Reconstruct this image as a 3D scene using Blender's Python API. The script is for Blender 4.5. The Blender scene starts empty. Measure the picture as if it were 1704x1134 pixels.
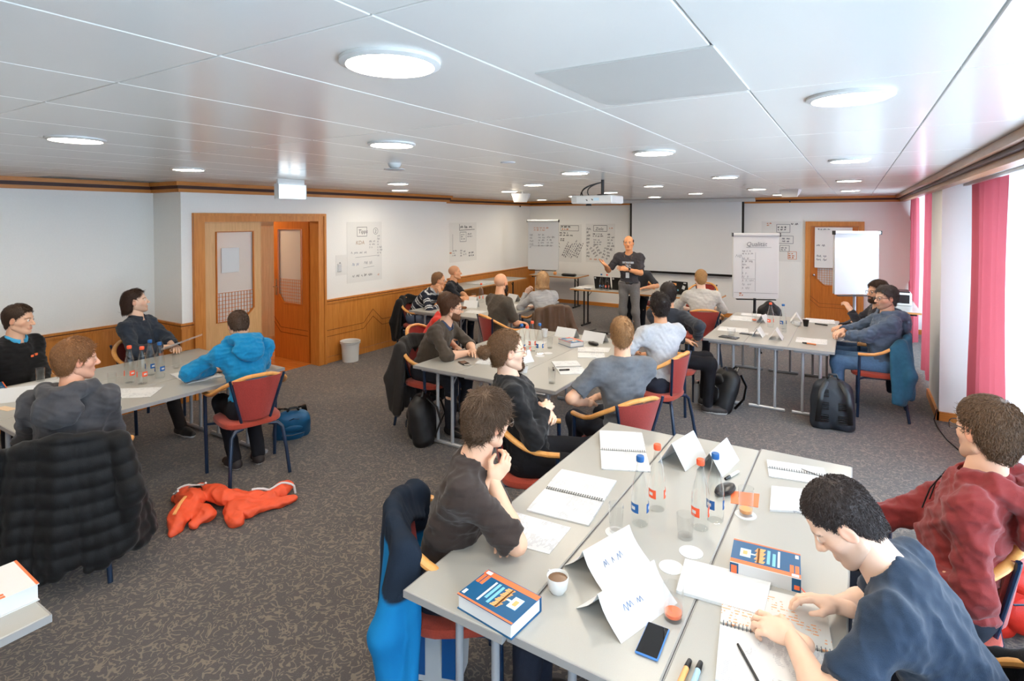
import bpy, math, random
import numpy as np
from mathutils import Vector, Matrix
R = math.radians
scene = bpy.context.scene
# ------------------------------------------------------------ camera
CAM_H = 2.10
F_PX = 926.0
PITCH = R(1.2)
YAW = math.atan(571 / F_PX)
cam_d = bpy.data.cameras.new('camera')
cam = bpy.data.objects.new('camera', cam_d)
scene.collection.objects.link(cam)
cam.location = (0, 0, CAM_H)
cam.rotation_euler = (R(90) - PITCH, 0, YAW)
cam_d.sensor_width = 36
cam_d.sensor_fit = 'HORIZONTAL'
cam_d.lens = 36 * F_PX / 1704
cam_d.shift_y = -(567 - (362 + F_PX * math.tan(PITCH))) / 1704
cam_d.clip_start = 0.05
cam_d.clip_end = 100
scene.camera = cam
# ------------------------------------------------------------ light, exposure
LAMP = 95.0
DAY = 9.0
world = bpy.data.worlds.new('world')
scene.world = world
world.use_nodes = True
bg = world.node_tree.nodes['Background']
bg.inputs[0].default_value = (0.66, 0.84, 1.0, 1)
bg.inputs[1].default_value = DAY
scene.view_settings.view_transform = 'Standard'
scene.view_settings.look = 'None'
scene.view_settings.exposure = 0.16
scene.view_settings.gamma = 1.0
scene.view_settings.use_curve_mapping = False
def portal(x, y0, y1, z0, z1):
    l = bpy.data.lights.new('window_portal', 'AREA')
    l.shape = 'RECTANGLE'
    l.size = y1 - y0
    l.size_y = z1 - z0
    l.cycles.is_portal = True
    o = bpy.data.objects.new('window_portal', l)
    scene.collection.objects.link(o)
    o.location = (x, (y0 + y1) / 2, (z0 + z1) / 2)
    o.rotation_euler = (R(90), 0, R(90))
    # area light emits along local -Z: point it to -X
    o.rotation_euler = Vector((-1, 0, 0)).to_track_quat('-Z', 'Z').to_euler()
portal(1.42, -2.0, 6.75, 0.25, 2.36)
portal(1.42, 8.35, 12.05, 0.25, 2.36)

# ------------------------------------------------------------ materials
def srgb(r, g, b):
    f = lambda c: (c / 255 / 12.92) if c / 255 <= 0.04045 else ((c / 255 + 0.055) / 1.055) ** 2.4
    return (f(r), f(g), f(b), 1)
MATS = {}
def mat(name, col, rough=0.6, metal=0.0, var=0.0, scale=20.0, bump=0.0, bscale=200.0, stretch=None, spec=0.5, sheen=0.0, emit=None, estr=0.0):
    if name in MATS: return MATS[name]
    m = bpy.data.materials.new(name)
    m.use_nodes = True
    n = m.node_tree.nodes; L = m.node_tree.links
    b = n['Principled BSDF']
    c = srgb(*col) if len(col) == 3 else col
    b.inputs['Base Color'].default_value = c
    b.inputs['Roughness'].default_value = rough
    b.inputs['Metallic'].default_value = metal
    b.inputs['Specular IOR Level'].default_value = spec
    if sheen:
        b.inputs['Sheen Weight'].default_value = sheen
    if emit:
        b.inputs['Emission Color'].default_value = srgb(*emit)
        b.inputs['Emission Strength'].default_value = estr
    if var or bump:
        tc = n.new('ShaderNodeTexCoord')
        mp = n.new('ShaderNodeMapping')
        L.new(tc.outputs['Object'], mp.inputs['Vector'])
        if stretch: mp.inputs['Scale'].default_value = stretch
    if var:
        no = n.new('ShaderNodeTexNoise')
        no.inputs['Scale'].default_value = scale
        no.inputs['Detail'].default_value = 4
        L.new(mp.outputs[0], no.inputs['Vector'])
        mx = n.new('ShaderNodeMix'); mx.data_type = 'RGBA'
        mx.inputs['A'].default_value = tuple(max(0, x * (1 - var)) for x in c[:3]) + (1,)
        mx.inputs['B'].default_value = tuple(min(1, x * (1 + var)) for x in c[:3]) + (1,)
        L.new(no.outputs['Fac'], mx.inputs['Factor'])
        L.new(mx.outputs['Result'], b.inputs['Base Color'])
    if bump:
        nb = n.new('ShaderNodeTexNoise')
        nb.inputs['Scale'].default_value = bscale
        nb.inputs['Detail'].default_value = 2
        L.new(mp.outputs[0], nb.inputs['Vector'])
        bp = n.new('ShaderNodeBump')
        bp.inputs['Strength'].default_value = bump
        bp.inputs['Distance'].default_value = 0.004
        L.new(nb.outputs['Fac'], bp.inputs['Height'])
        L.new(bp.outputs[0], b.inputs['Normal'])
    MATS[name] = m
    return m
def attr_mat(name, rough, bump=0.0, bscale=300, spec=0.4, sss=0.0):
    if name in MATS: return MATS[name]
    m = mat(name, (200, 150, 120), rough, bump=bump, bscale=bscale, spec=spec)
    n = m.node_tree.nodes
    a = n.new('ShaderNodeAttribute'); a.attribute_name = 'Col'
    m.node_tree.links.new(a.outputs['Color'], n['Principled BSDF'].inputs['Base Color'])
    return m
def wood(name, c1, c2, rough=0.38, grain=(1, 1, 12), scale=3.0, axis=None):
    if name in MATS: return MATS[name]
    m = bpy.data.materials.new(name); m.use_nodes = True
    n = m.node_tree.nodes; L = m.node_tree.links; b = n['Principled BSDF']
    b.inputs['Roughness'].default_value = rough
    tc = n.new('ShaderNodeTexCoord'); mp = n.new('ShaderNodeMapping')
    mp.inputs['Scale'].default_value = grain
    L.new(tc.outputs['Object'], mp.inputs['Vector'])
    no = n.new('ShaderNodeTexNoise'); no.inputs['Scale'].default_value = scale
    no.inputs['Detail'].default_value = 6; no.inputs['Roughness'].default_value = 0.65
    no.inputs['Distortion'].default_value = 0.6
    L.new(mp.outputs[0], no.inputs['Vector'])
    cr = n.new('ShaderNodeValToRGB')
    cr.color_ramp.elements[0].position = 0.3; cr.color_ramp.elements[0].color = srgb(*c1)
    cr.color_ramp.elements[1].position = 0.7; cr.color_ramp.elements[1].color = srgb(*c2)
    L.new(no.outputs['Fac'], cr.inputs[0]); L.new(cr.outputs[0], b.inputs['Base Color'])
    MATS[name] = m
    return m
def emis(name, col, s):
    m = bpy.data.materials.new(name); m.use_nodes = True
    n = m.node_tree.nodes; n.remove(n['Principled BSDF'])
    e = n.new('ShaderNodeEmission'); e.inputs[0].default_value = srgb(*col); e.inputs[1].default_value = s
    m.node_tree.links.new(e.outputs[0], n['Material Output'].inputs[0])
    MATS[name] = m
    return m
def glassy(name, tint, refl=0.25, rough=0.02, op=0.0):
    m = bpy.data.materials.new(name); m.use_nodes = True
    n = m.node_tree.nodes; L = m.node_tree.links; n.remove(n['Principled BSDF'])
    t = n.new('ShaderNodeBsdfTransparent'); t.inputs[0].default_value = tint
    g = n.new('ShaderNodeBsdfGlossy'); g.inputs['Roughness'].default_value = rough
    g.inputs['Color'].default_value = (1, 1, 1, 1)
    lw = n.new('ShaderNodeLayerWeight'); lw.inputs[0].default_value = 0.5
    mx = n.new('ShaderNodeMixShader')
    pw = n.new('ShaderNodeMath'); pw.operation = 'POWER'; pw.inputs[1].default_value = 2.2; L.new(lw.outputs['Facing'], pw.inputs[0])
    ml = n.new('ShaderNodeMath'); ml.operation = 'MULTIPLY_ADD'; ml.inputs[1].default_value = refl * 2.2; ml.inputs[2].default_value = 0.03; L.new(pw.outputs[0], ml.inputs[0])
    L.new(ml.outputs[0], mx.inputs[0]); L.new(t.outputs[0], mx.inputs[1]); L.new(g.outputs[0], mx.inputs[2])
    out = mx
    if op:
        d = n.new('ShaderNodeBsdfDiffuse'); d.inputs[0].default_value = (0.85, 0.85, 0.82, 1)
        m2 = n.new('ShaderNodeMixShader'); m2.inputs[0].default_value = op
        L.new(mx.outputs[0], m2.inputs[1]); L.new(d.outputs[0], m2.inputs[2]); out = m2
    L.new(out.outputs[0], n['Material Output'].inputs[0])
    MATS[name] = m
    return m
def cloth_sheer(name, col, transp, transl):
    m = bpy.data.materials.new(name); m.use_nodes = True
    n = m.node_tree.nodes; L = m.node_tree.links; n.remove(n['Principled BSDF'])
    d = n.new('ShaderNodeBsdfDiffuse'); d.inputs[0].default_value = col
    tl = n.new('ShaderNodeBsdfTranslucent'); tl.inputs[0].default_value = col
    tp = n.new('ShaderNodeBsdfTransparent')
    a = n.new('ShaderNodeMixShader'); a.inputs[0].default_value = transl
    L.new(d.outputs[0], a.inputs[1]); L.new(tl.outputs[0], a.inputs[2])
    c = n.new('ShaderNodeMixShader'); c.inputs[0].default_value = transp
    L.new(a.outputs[0], c.inputs[1]); L.new(tp.outputs[0], c.inputs[2])
    L.new(c.outputs[0], n['Material Output'].inputs[0])
    MATS[name] = m
    return m
def carpet():
    m = bpy.data.materials.new('carpet'); m.use_nodes = True
    n = m.node_tree.nodes; L = m.node_tree.links; b = n['Principled BSDF']
    b.inputs['Roughness'].default_value = 0.95; b.inputs['Specular IOR Level'].default_value = 0.35
    b.inputs['Sheen Weight'].default_value = 0.3
    tc = n.new('ShaderNodeTexCoord')
    # warped coordinates
    w = n.new('ShaderNodeTexNoise'); w.inputs['Scale'].default_value = 9; w.inputs['Detail'].default_value = 1
    L.new(tc.outputs['Object'], w.inputs['Vector'])
    ad = n.new('ShaderNodeMix'); ad.data_type = 'RGBA'; ad.blend_type = 'ADD'; ad.inputs['Factor'].default_value = 0.16
    L.new(tc.outputs['Object'], ad.inputs['A']); L.new(w.outputs['Color'], ad.inputs['B'])
    n1 = n.new('ShaderNodeTexNoise'); n1.inputs['Scale'].default_value = 30; n1.inputs['Detail'].default_value = 0.6
    L.new(ad.outputs['Result'], n1.inputs['Vector'])
    s = n.new('ShaderNodeMath'); s.operation = 'SUBTRACT'; s.inputs[1].default_value = 0.5
    L.new(n1.outputs['Fac'], s.inputs[0])
    ab = n.new('ShaderNodeMath'); ab.operation = 'ABSOLUTE'; L.new(s.outputs[0], ab.inputs[0])
    cr = n.new('ShaderNodeValToRGB')
    cr.color_ramp.elements[0].position = 0.03; cr.color_ramp.elements[0].color = (1, 1, 1, 1)
    cr.color_ramp.elements[1].position = 0.07; cr.color_ramp.elements[1].color = (0, 0, 0, 1)
    L.new(ab.outputs[0], cr.inputs[0])
    n2 = n.new('ShaderNodeTexNoise'); n2.inputs['Scale'].default_value = 30; n2.inputs['Detail'].default_value = 1
    L.new(tc.outputs['Object'], n2.inputs['Vector'])
    th = n.new('ShaderNodeMath'); th.operation = 'GREATER_THAN'; th.inputs[1].default_value = 0.42
    L.new(n2.outputs['Fac'], th.inputs[0])
    mu = n.new('ShaderNodeMath'); mu.operation = 'MULTIPLY'
    L.new(cr.outputs[0], mu.inputs[0]); L.new(th.outputs[0], mu.inputs[1])
    n3 = n.new('ShaderNodeTexNoise'); n3.inputs['Scale'].default_value = 220; n3.inputs['Detail'].default_value = 2
    L.new(tc.outputs['Object'], n3.inputs['Vector'])
    c0 = n.new('ShaderNodeMix'); c0.data_type = 'RGBA'
    c0.inputs['A'].default_value = srgb(46, 42, 41); c0.inputs['B'].default_value = srgb(88, 80, 76)
    L.new(n3.outputs['Fac'], c0.inputs['Factor'])
    c1 = n.new('ShaderNodeMix'); c1.data_type = 'RGBA'; c1.inputs['B'].default_value = srgb(116, 103, 90)
    L.new(mu.outputs[0], c1.inputs['Factor']); L.new(c0.outputs['Result'], c1.inputs['A'])
    L.new(c1.outputs['Result'], b.inputs['Base Color'])
    bp = n.new('ShaderNodeBump'); bp.inputs['Strength'].default_value = 0.5; bp.inputs['Distance'].default_value = 0.004
    L.new(n3.outputs['Fac'], bp.inputs['Height']); L.new(bp.outputs[0], b.inputs['Normal'])
    MATS['carpet'] = m
    return m
def print_mat(name, base, ink, lines=90.0, amount=0.5):
    # paper with rows of small print or pencil: flat print
    m = bpy.data.materials.new(name); m.use_nodes = True
    n = m.node_tree.nodes; L = m.node_tree.links; b = n['Principled BSDF']
    b.inputs['Roughness'].default_value = 0.75
    tc = n.new('ShaderNodeTexCoord')
    wv = n.new('ShaderNodeTexWave'); wv.bands_direction = 'Y'; wv.inputs['Scale'].default_value = lines / 3.14
    L.new(tc.outputs['Object'], wv.inputs['Vector'])
    g = n.new('ShaderNodeMath'); g.operation = 'GREATER_THAN'; g.inputs[1].default_value = 0.6
    L.new(wv.outputs['Fac'], g.inputs[0])
    mp = n.new('ShaderNodeMapping'); mp.inputs['Scale'].default_value = (1, .35, 1)
    L.new(tc.outputs['Object'], mp.inputs['Vector'])
    no = n.new('ShaderNodeTexNoise'); no.inputs['Scale'].default_value = 90; no.inputs['Detail'].default_value = 2
    L.new(mp.outputs[0], no.inputs['Vector'])
    n2 = n.new('ShaderNodeTexNoise'); n2.inputs['Scale'].default_value = 9
    L.new(tc.outputs['Object'], n2.inputs['Vector'])
    g2 = n.new('ShaderNodeMath'); g2.operation = 'GREATER_THAN'; g2.inputs[1].default_value = 0.5
    L.new(no.outputs['Fac'], g2.inputs[0])
    g3 = n.new('ShaderNodeMath'); g3.operation = 'GREATER_THAN'; g3.inputs[1].default_value = 0.52
    L.new(n2.outputs['Fac'], g3.inputs[0])
    a = n.new('ShaderNodeMath'); a.operation = 'MULTIPLY'; L.new(g.outputs[0], a.inputs[0]); L.new(g2.outputs[0], a.inputs[1])
    c = n.new('ShaderNodeMath'); c.operation = 'MULTIPLY'; L.new(a.outputs[0], c.inputs[0]); L.new(g3.outputs[0], c.inputs[1])
    d = n.new('ShaderNodeMath'); d.operation = 'MULTIPLY'; d.inputs[1].default_value = amount; L.new(c.outputs[0], d.inputs[0])
    mx = n.new('ShaderNodeMix'); mx.data_type = 'RGBA'; mx.inputs['A'].default_value = srgb(*base); mx.inputs['B'].default_value = srgb(*ink)
    L.new(d.outputs[0], mx.inputs['Factor']); L.new(mx.outputs['Result'], b.inputs['Base Color'])
    MATS[name] = m
    return m
M = MATS
mat('wallpaper', (238, 237, 232), 0.9, bump=0.35, bscale=160, var=0.03, scale=60)
mat('white_paint', (232, 232, 230), 0.6)
mat('white_plastic', (216, 216, 213), 0.45)
mat('ceiling_panel', (230, 229, 224), 0.2, spec=0.45, var=0.015, scale=3)
mat('access_panel', (198, 197, 192), 0.35)
mat('ceiling_joint', (206, 206, 203), 0.7)
wood('oak_v', (186, 112, 42), (214, 142, 66), 0.36, (14, 14, 1), 2.5)
wood('oak_h', (186, 112, 42), (214, 142, 66), 0.36, (14, 1, 14), 2.5)
wood('oak_x', (186, 112, 42), (214, 142, 66), 0.36, (1, 14, 14), 2.5)
wood('door_oak', (178, 98, 30), (204, 122, 46), 0.3, (14, 14, 1), 2.5)
wood('pale_oak', (206, 158, 104), (224, 178, 124), 0.4, (14, 14, 1), 2.5)
mat('groove', (92, 46, 14), 0.6)
mat('crown_dark', (62, 26, 12), 0.5)
wood('chair_wood', (206, 140, 70), (226, 166, 96), 0.3, (3, 3, 3), 6)
mat('red_fabric', (158, 52, 44), 0.9, var=0.35, scale=140, bump=0.3, bscale=300, sheen=0.2)
mat('seat_fabric', (168, 62, 42), 0.9, var=0.3, scale=140, bump=0.3, bscale=300, sheen=0.2)
mat('navy_metal', (18, 40, 66), 0.3, spec=0.6)
mat('laminate', (168, 166, 159), 0.3, var=0.06, scale=350)
mat('laminate_edge', (150, 148, 146), 0.5)
mat('wood_edge', (200, 138, 74), 0.5)
mat('grey_metal', (172, 174, 178), 0.32, metal=0.25)
mat('black_metal', (16, 16, 18), 0.4)
mat('chrome', (190, 190, 190), 0.2, metal=1.0)
mat('paper', (213, 214, 214), 0.8)
mat('paper_grey', (205, 207, 208), 0.8)
print_mat('print_paper', (212, 213, 213), (70, 80, 110), 150, 0.4)
print_mat('orange_print', (208, 207, 202), (226, 150, 90), 70, 0.8)
mat('black_plastic', (14, 14, 15), 0.3)
mat('screen_glass', (8, 8, 10), 0.06, spec=0.8)
cloth_sheer('red_curtain', (0.58, 0.13, 0.16, 1), 0.0, 0.3)
cloth_sheer('sheer', (0.92, 0.93, 0.95, 1), 0.28, 0.6)
glassy('bottle_glass', (0.955, 0.97, 0.965, 1), 0.32)
glassy('tumbler_glass', (0.97, 0.975, 0.975, 1), 0.26)
glassy('window_glass', (0.97, 0.98, 1, 1), 0.1)
glassy('frosted_pane', (0.9, 0.86, 0.8, 1), 0.15, 0.2, 0.55)
mat('ink', (44, 46, 54), 0.7)
mat('ink_grey', (120, 122, 128), 0.7)
mat('ink_orange', (206, 122, 70), 0.7)
mat('ink_blue', (70, 100, 150), 0.7)
mat('bottle_orange', (240, 92, 52), 0.45)
mat('bottle_blue', (24, 92, 158), 0.45)
mat('book_blue', (14, 84, 128), 0.35)
mat('book_orange', (248, 116, 66), 0.4)
mat('book_cyan', (120, 186, 206), 0.4)
mat('book_title', (246, 172, 104), 0.4)
mat('book_ice', (190, 216, 228), 0.4)
mat('water_blue', (60, 120, 190), 0.4)
carpet()
emis('lamp_light', (255, 240, 218), LAMP)
emis('sign_light', (214, 236, 250), 2.2)
emis('sign_white', (255, 255, 255), 3.0)
wood('corridor_floor', (176, 100, 40), (206, 130, 60), 0.25, (1, 10, 1), 3)
mat('corridor_wall', (224, 196, 164), 0.8)

# ------------------------------------------------------------ objects
C = scene.collection
def link(o, parent=None):
    C.objects.link(o)
    if parent is not None: o.parent = parent
    return o
def tag(o, label, cat, group=None):
    o['label'] = label; o['category'] = cat
    if group: o['group'] = group
    return o
def thing(name, label, cat, loc=(0, 0, 0), rz=0.0, group=None):
    o = link(bpy.data.objects.new(name, None))
    o.empty_display_size = 0.1
    o.location = loc; o.rotation_euler = (0, 0, rz)
    return tag(o, label, cat, group)
def dup(root, loc, rz, label=None, cat=None, group=None):
    def cp(o, p):
        c = o.copy(); C.objects.link(c); c.parent = p
        for ch in o.children: cp(ch, c)
        return c
    r = cp(root, None)
    r.location = loc; r.rotation_euler = (0, 0, rz)
    if label: r['label'] = label
    if group: r['group'] = group
    return r
def orth(d):
    d = np.asarray(d, float); d = d / np.linalg.norm(d)
    a = np.array([0, 0, 1.]) if abs(d[2]) < 0.9 else np.array([1., 0, 0])
    u = np.cross(a, d); u /= np.linalg.norm(u)
    return u, np.cross(d, u), d
class MB:
    def __init__(s): s.v = []; s.f = []; s.m = []; s.n = 0
    def add(s, vs, fs, mi=0):
        b = s.n
        s.v.extend([tuple(map(float, p)) for p in vs]); s.n += len(vs)
        for f in fs: s.f.append(tuple(i + b for i in f)); s.m.append(mi)
        return s
    def box(s, x0, x1, y0, y1, z0, z1, mi=0):
        v = [(x, y, z) for x in (x0, x1) for y in (y0, y1) for z in (z0, z1)]
        return s.add(v, [(0, 1, 3, 2), (4, 6, 7, 5), (0, 4, 5, 1), (2, 3, 7, 6), (0, 2, 6, 4), (1, 5, 7, 3)], mi)
    def obox(s, c, ax, ay, az, mi=0):
        c, ax, ay, az = map(np.array, (c, ax, ay, az))
        v = [c + i * ax + j * ay + k * az for i in (-1, 1) for j in (-1, 1) for k in (-1, 1)]
        return s.add(v, [(0, 1, 3, 2), (4, 6, 7, 5), (0, 4, 5, 1), (2, 3, 7, 6), (0, 2, 6, 4), (1, 5, 7, 3)], mi)
    def rbox(s, x0, x1, y0, y1, z0, z1, r=0.005, mi=0):
        # box with chamfered vertical and horizontal edges
        xs = [x0, x0 + r, x1 - r, x1]; ys = [y0, y0 + r, y1 - r, y1]
        ring = [(xs[1], y0), (xs[2], y0), (x1, ys[1]), (x1, ys[2]), (xs[2], y1), (xs[1], y1), (x0, ys[2]), (x0, ys[1])]
        cx, cy = (x0 + x1) / 2, (y0 + y1) / 2
        def ins(p, d): return (p[0] + (d if p[0] < cx else -d), p[1] + (d if p[1] < cy else -d))
        lv = []
        for z, d in ((z0, r), (z0 + r, 0), (z1 - r, 0), (z1, r)):
            lv += [ins(p, d) + (z,) for p in ring]
        fs = [tuple(range(7, -1, -1)), tuple(24 + i for i in range(8))]
        for k in range(3):
            for i in range(8):
                j = (i + 1) % 8
                fs.append((k * 8 + i, k * 8 + j, k * 8 + 8 + j, k * 8 + 8 + i))
        return s.add(lv, fs, mi)
    def prism(s, poly, z0, z1, mi=0):
        n = len(poly)
        v = [(p[0], p[1], z0) for p in poly] + [(p[0], p[1], z1) for p in poly]
        f = [tuple(range(n - 1, -1, -1)), tuple(range(n, 2 * n))]
        f += [(i, (i + 1) % n, n + (i + 1) % n, n + i) for i in range(n)]
        return s.add(v, f, mi)
    def slab(s, poly3, nrm, t, mi=0):
        n = len(poly3); nrm = np.array(nrm, float) * t
        v = [tuple(p) for p in poly3] + [tuple(np.array(p) + nrm) for p in poly3]
        f = [tuple(range(n - 1, -1, -1)), tuple(range(n, 2 * n))]
        f += [(i, (i + 1) % n, n + (i + 1) % n, n + i) for i in range(n)]
        return s.add(v, f, mi)
    def tube(s, pts, r, seg=8, mi=0, closed=False, cap=True, flat=1.0, upv=None):
        pts = [np.array(p, float) for p in pts]; n = len(pts)
        rs = r if hasattr(r, '__len__') else [r] * n
        vs = []; prev = None
        for i, p in enumerate(pts):
            if closed: d = pts[(i + 1) % n] - pts[i - 1]
            else: d = pts[min(i + 1, n - 1)] - pts[max(i - 1, 0)]
            d = d / (np.linalg.norm(d) + 1e-9)
            if prev is None:
                if upv is not None:
                    w = np.array(upv, float); w = w - d * w.dot(d); w /= np.linalg.norm(w); u = np.cross(w, d)
                else: u, w, _ = orth(d)
            else:
                u = prev - d * prev.dot(d); u /= np.linalg.norm(u) + 1e-9; w = np.cross(d, u)
            if upv is not None and prev is not None:
                w = np.array(upv, float); w = w - d * w.dot(d); w /= np.linalg.norm(w) + 1e-9; u = np.cross(w, d)
            prev = u
            for k in range(seg):
                a = 2 * math.pi * (k + 0.5) / seg
                vs.append(p + rs[i] * (math.cos(a) * u + math.sin(a) * flat * w))
        fs = []
        m = n if closed else n - 1
        for i in range(m):
            for k in range(seg):
                a = i * seg + k; b = i * seg + (k + 1) % seg
                c = ((i + 1) % n) * seg + (k + 1) % seg; d2 = ((i + 1) % n) * seg + k
                fs.append((a, b, c, d2))
        if cap and not closed:
            fs.append(tuple(range(seg - 1, -1, -1))); fs.append(tuple((n - 1) * seg + k for k in range(seg)))
        return s.add(vs, fs, mi)
    def lathe(s, prof, seg=20, c=(0, 0, 0), mi=0, arc=None, cap=False):
        vs = []; n = len(prof)
        full = arc is None
        a0, a1 = arc or (0, 2 * math.pi)
        m = seg if full else seg + 1
        for r, z in prof:
            for k in range(m):
                a = a0 + (a1 - a0) * k / seg
                vs.append((c[0] + r * math.cos(a), c[1] + r * math.sin(a), c[2] + z))
        fs = []
        for i in range(n - 1):
            for k in range(seg if full else seg):
                k2 = (k + 1) % m
                fs.append((i * m + k, i * m + k2, (i + 1) * m + k2, (i + 1) * m + k))
        if cap:
            fs.append(tuple(range(m - 1, -1, -1))); fs.append(tuple((n - 1) * m + k for k in range(m)))
        return s.add(vs, fs, mi)
    def mesh(s, name, mats, smooth=False):
        me = bpy.data.meshes.new(name)
        me.from_pydata(s.v, [], s.f)
        for m in (mats if isinstance(mats, (list, tuple)) else [mats]): me.materials.append(M[m] if isinstance(m, str) else m)
        me.polygons.foreach_set('material_index', s.m)
        if smooth:
            me.polygons.foreach_set('use_smooth', [True] * len(s.f))
            try: me.set_sharp_from_angle(angle=R(40))
            except Exception: pass
        me.update()
        return me
    def build(s, name, mats, parent=None, smooth=False, loc=(0, 0, 0), rz=0.0):
        o = link(bpy.data.objects.new(name, s.mesh(name, mats, smooth)), parent)
        o.location = loc; o.rotation_euler = (0, 0, rz)
        return o
def struct(o): o['kind'] = 'structure'; return o
def inst(name, me, parent, loc, rz=0.0):
    o = link(bpy.data.objects.new(name, me), parent)
    o.location = loc; o.rotation_euler = (0, 0, rz)
    return o
# ============================================================ ROOM
XL, XR, XD, YB, YF, HC = -7.05, 1.35, -6.45, 12.3, -2.6, 2.5
# floor
struct(MB().box(XL - .2, XR + .1, YF, YB + .1, -.1, 0).build('floor', 'carpet'))
# ceiling with single metal panels
ceil = struct(MB().box(XL - .2, XR + .1, YF, YB + .1, HC + .012, HC + .1).build('ceiling', 'ceiling_joint'))
PW, PL = 0.527, 1.12
pm = MB().rbox(.0025, PW - .0025, .0025, PL - .0025, 0, .014, .002).mesh('ceiling_panel', 'ceiling_panel')
x = 0.237
while x > XL: x -= PW
nx = int((0.9 - x) / PW) + 1
for i in range(nx):
    for j in range(14):
        y = 0.80 - 3 * PL + j * PL
        if y > YB or y + PL < YF + .1: continue
        inst('ceiling_panel', pm, ceil, (x + i * PW, y, HC))
inst('access_panel', MB().rbox(0, .475, 0, .52, -.004, .002, .002).mesh('access_panel', 'access_panel'), ceil, (-.758, 1.35, HC))
# walls
def wall(name, x0, x1, y0, y1, z0=0, z1=HC + .1, m='wallpaper'):
    return struct(MB().box(x0, x1, y0, y1, z0, z1).build(name, m))
wall('wall_left_near', XL - .15, XL, YF, 3.37)
wl = wall('wall_left', XL - .0, XD, 3.37, 3.52)
wall('wall_left_over_door', XD - .15, XD, 3.52, 5.33, 2.12)
wall('wall_left_mid', XD - .15, XD, 5.33, 8.145)
wall('wall_left_return', XL, XD - .15, 8.0, 8.145)
wall('wall_left_far', XL - .15, XL, 8.145, YB)
wall('wall_back', XL - .15, XR + .1, YB, YB + .15)
wall('wall_front', XL - .15, XR + .1, YF - .15, YF)
# right wall: piers, window strips
def rwall(y0, y1, z0, z1, nm='wall_right'): return wall(nm, XR, XR + .12, y0, y1, z0, z1, 'white_paint')
rwall(YF, -2.0, 0, HC); rwall(6.75, 8.35, 0, HC, 'wall_right_pier'); rwall(12.05, YB, 0, HC, 'wall_right_end')
rwall(-2.0, 6.75, 0, .25, 'wall_right_sill'); rwall(8.35, 12.05, 0, .25, 'wall_right_sill_far')
rwall(-2.0, 6.75, 2.36, HC, 'wall_right_head'); rwall(8.35, 12.05, 2.36, HC, 'wall_right_head_far')
pil = wall('wall_right_pillar', .76, XR, 7.2, 8.1, 0, HC, 'white_paint')
# windows
def window(n, y0, y1, k):
    w = MB(); x0, x1 = XR + .02, XR + .08
    w.box(x0, x1, y0, y1, .25, .31).box(x0, x1, y0, y1, 2.30, 2.36)
    for i in range(k + 1):
        yy = y0 + (y1 - y0 - .06) * i / k
        w.box(x0, x1, yy, yy + .06, .31, 2.30)
    o = struct(w.build('window_%d' % n, 'white_paint'))
    for i in range(k):
        a = y0 + (y1 - y0 - .06) * i / k + .06; b = y0 + (y1 - y0 - .06) * (i + 1) / k
        MB().box(XR + .045, XR + .051, a, b, .31, 2.30).build('pane', 'window_glass', o)
window(1, -2.0, 6.75, 6); window(2, 8.35, 12.05, 3)
# curtains: pleated cloth
def curtain(name, label, group, x, y0, y1, z0, z1, m, amp, wl_, seed, pinch=0.0, n=None):
    rnd = np.random.default_rng(seed)
    n = n or max(8, int((y1 - y0) / (wl_ / 8))); k = 10
    vs = []; ph = rnd.uniform(0, 6.3, 4)
    for t in range(k + 1):
        z = z1 + (z0 - z1) * t / k
        for i in range(n + 1):
            u = i / n; yy = y0 + (y1 - y0) * u
            s = math.sin(yy * 2 * math.pi / wl_ + ph[0] + 1.1 * math.sin(yy * 1.7 + ph[1])) + .4 * math.sin(yy * 3.3 * math.pi / wl_ + ph[2])
            pn = pinch * math.sin(math.pi * min(1, t / k * 1.3)) * (u - .5) * (y1 - y0)
            vs.append((x + amp * s * (.6 + .4 * t / k), yy - pn, z))
    fs = [(a * (n + 1) + i, a * (n + 1) + i + 1, (a + 1) * (n + 1) + i + 1, (a + 1) * (n + 1) + i) for a in range(k) for i in range(n)]
    o = MB().add(vs, fs).build(name, m, smooth=True)
    return tag(o, label, 'curtain', group)
curtain('sheer_curtain', 'white sheer curtain along the near window beside the red curtain strip', 'sheer curtains', 1.14, -1.95, 7.1, .03, 2.44, 'sheer', .022, .16, 1, n=420)
curtain('sheer_curtain', 'white sheer curtain at the far window behind the corner side table', 'sheer curtains', 1.06, 8.2, 12.15, .03, 2.44, 'sheer', .022, .16, 2, n=200)
curtain('red_curtain', 'red curtain strip nearest the camera, beside the white pillar', 'red curtains', .99, 5.62, 7.0, .05, 2.44, 'red_curtain', .028, .34, 3, .12, 60)
curtain('red_curtain', 'narrow red curtain strip just beyond the white pillar', 'red curtains', .815, 8.16, 9.35, .05, 2.42, 'red_curtain', .03, .30, 4, .05, 60)
curtain('red_curtain', 'red curtain strip in the far corner beside the back wall', 'red curtains', .86, 11.1, 12.2, .05, 2.42, 'red_curtain', .04, .30, 5, -.35, 60)
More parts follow.
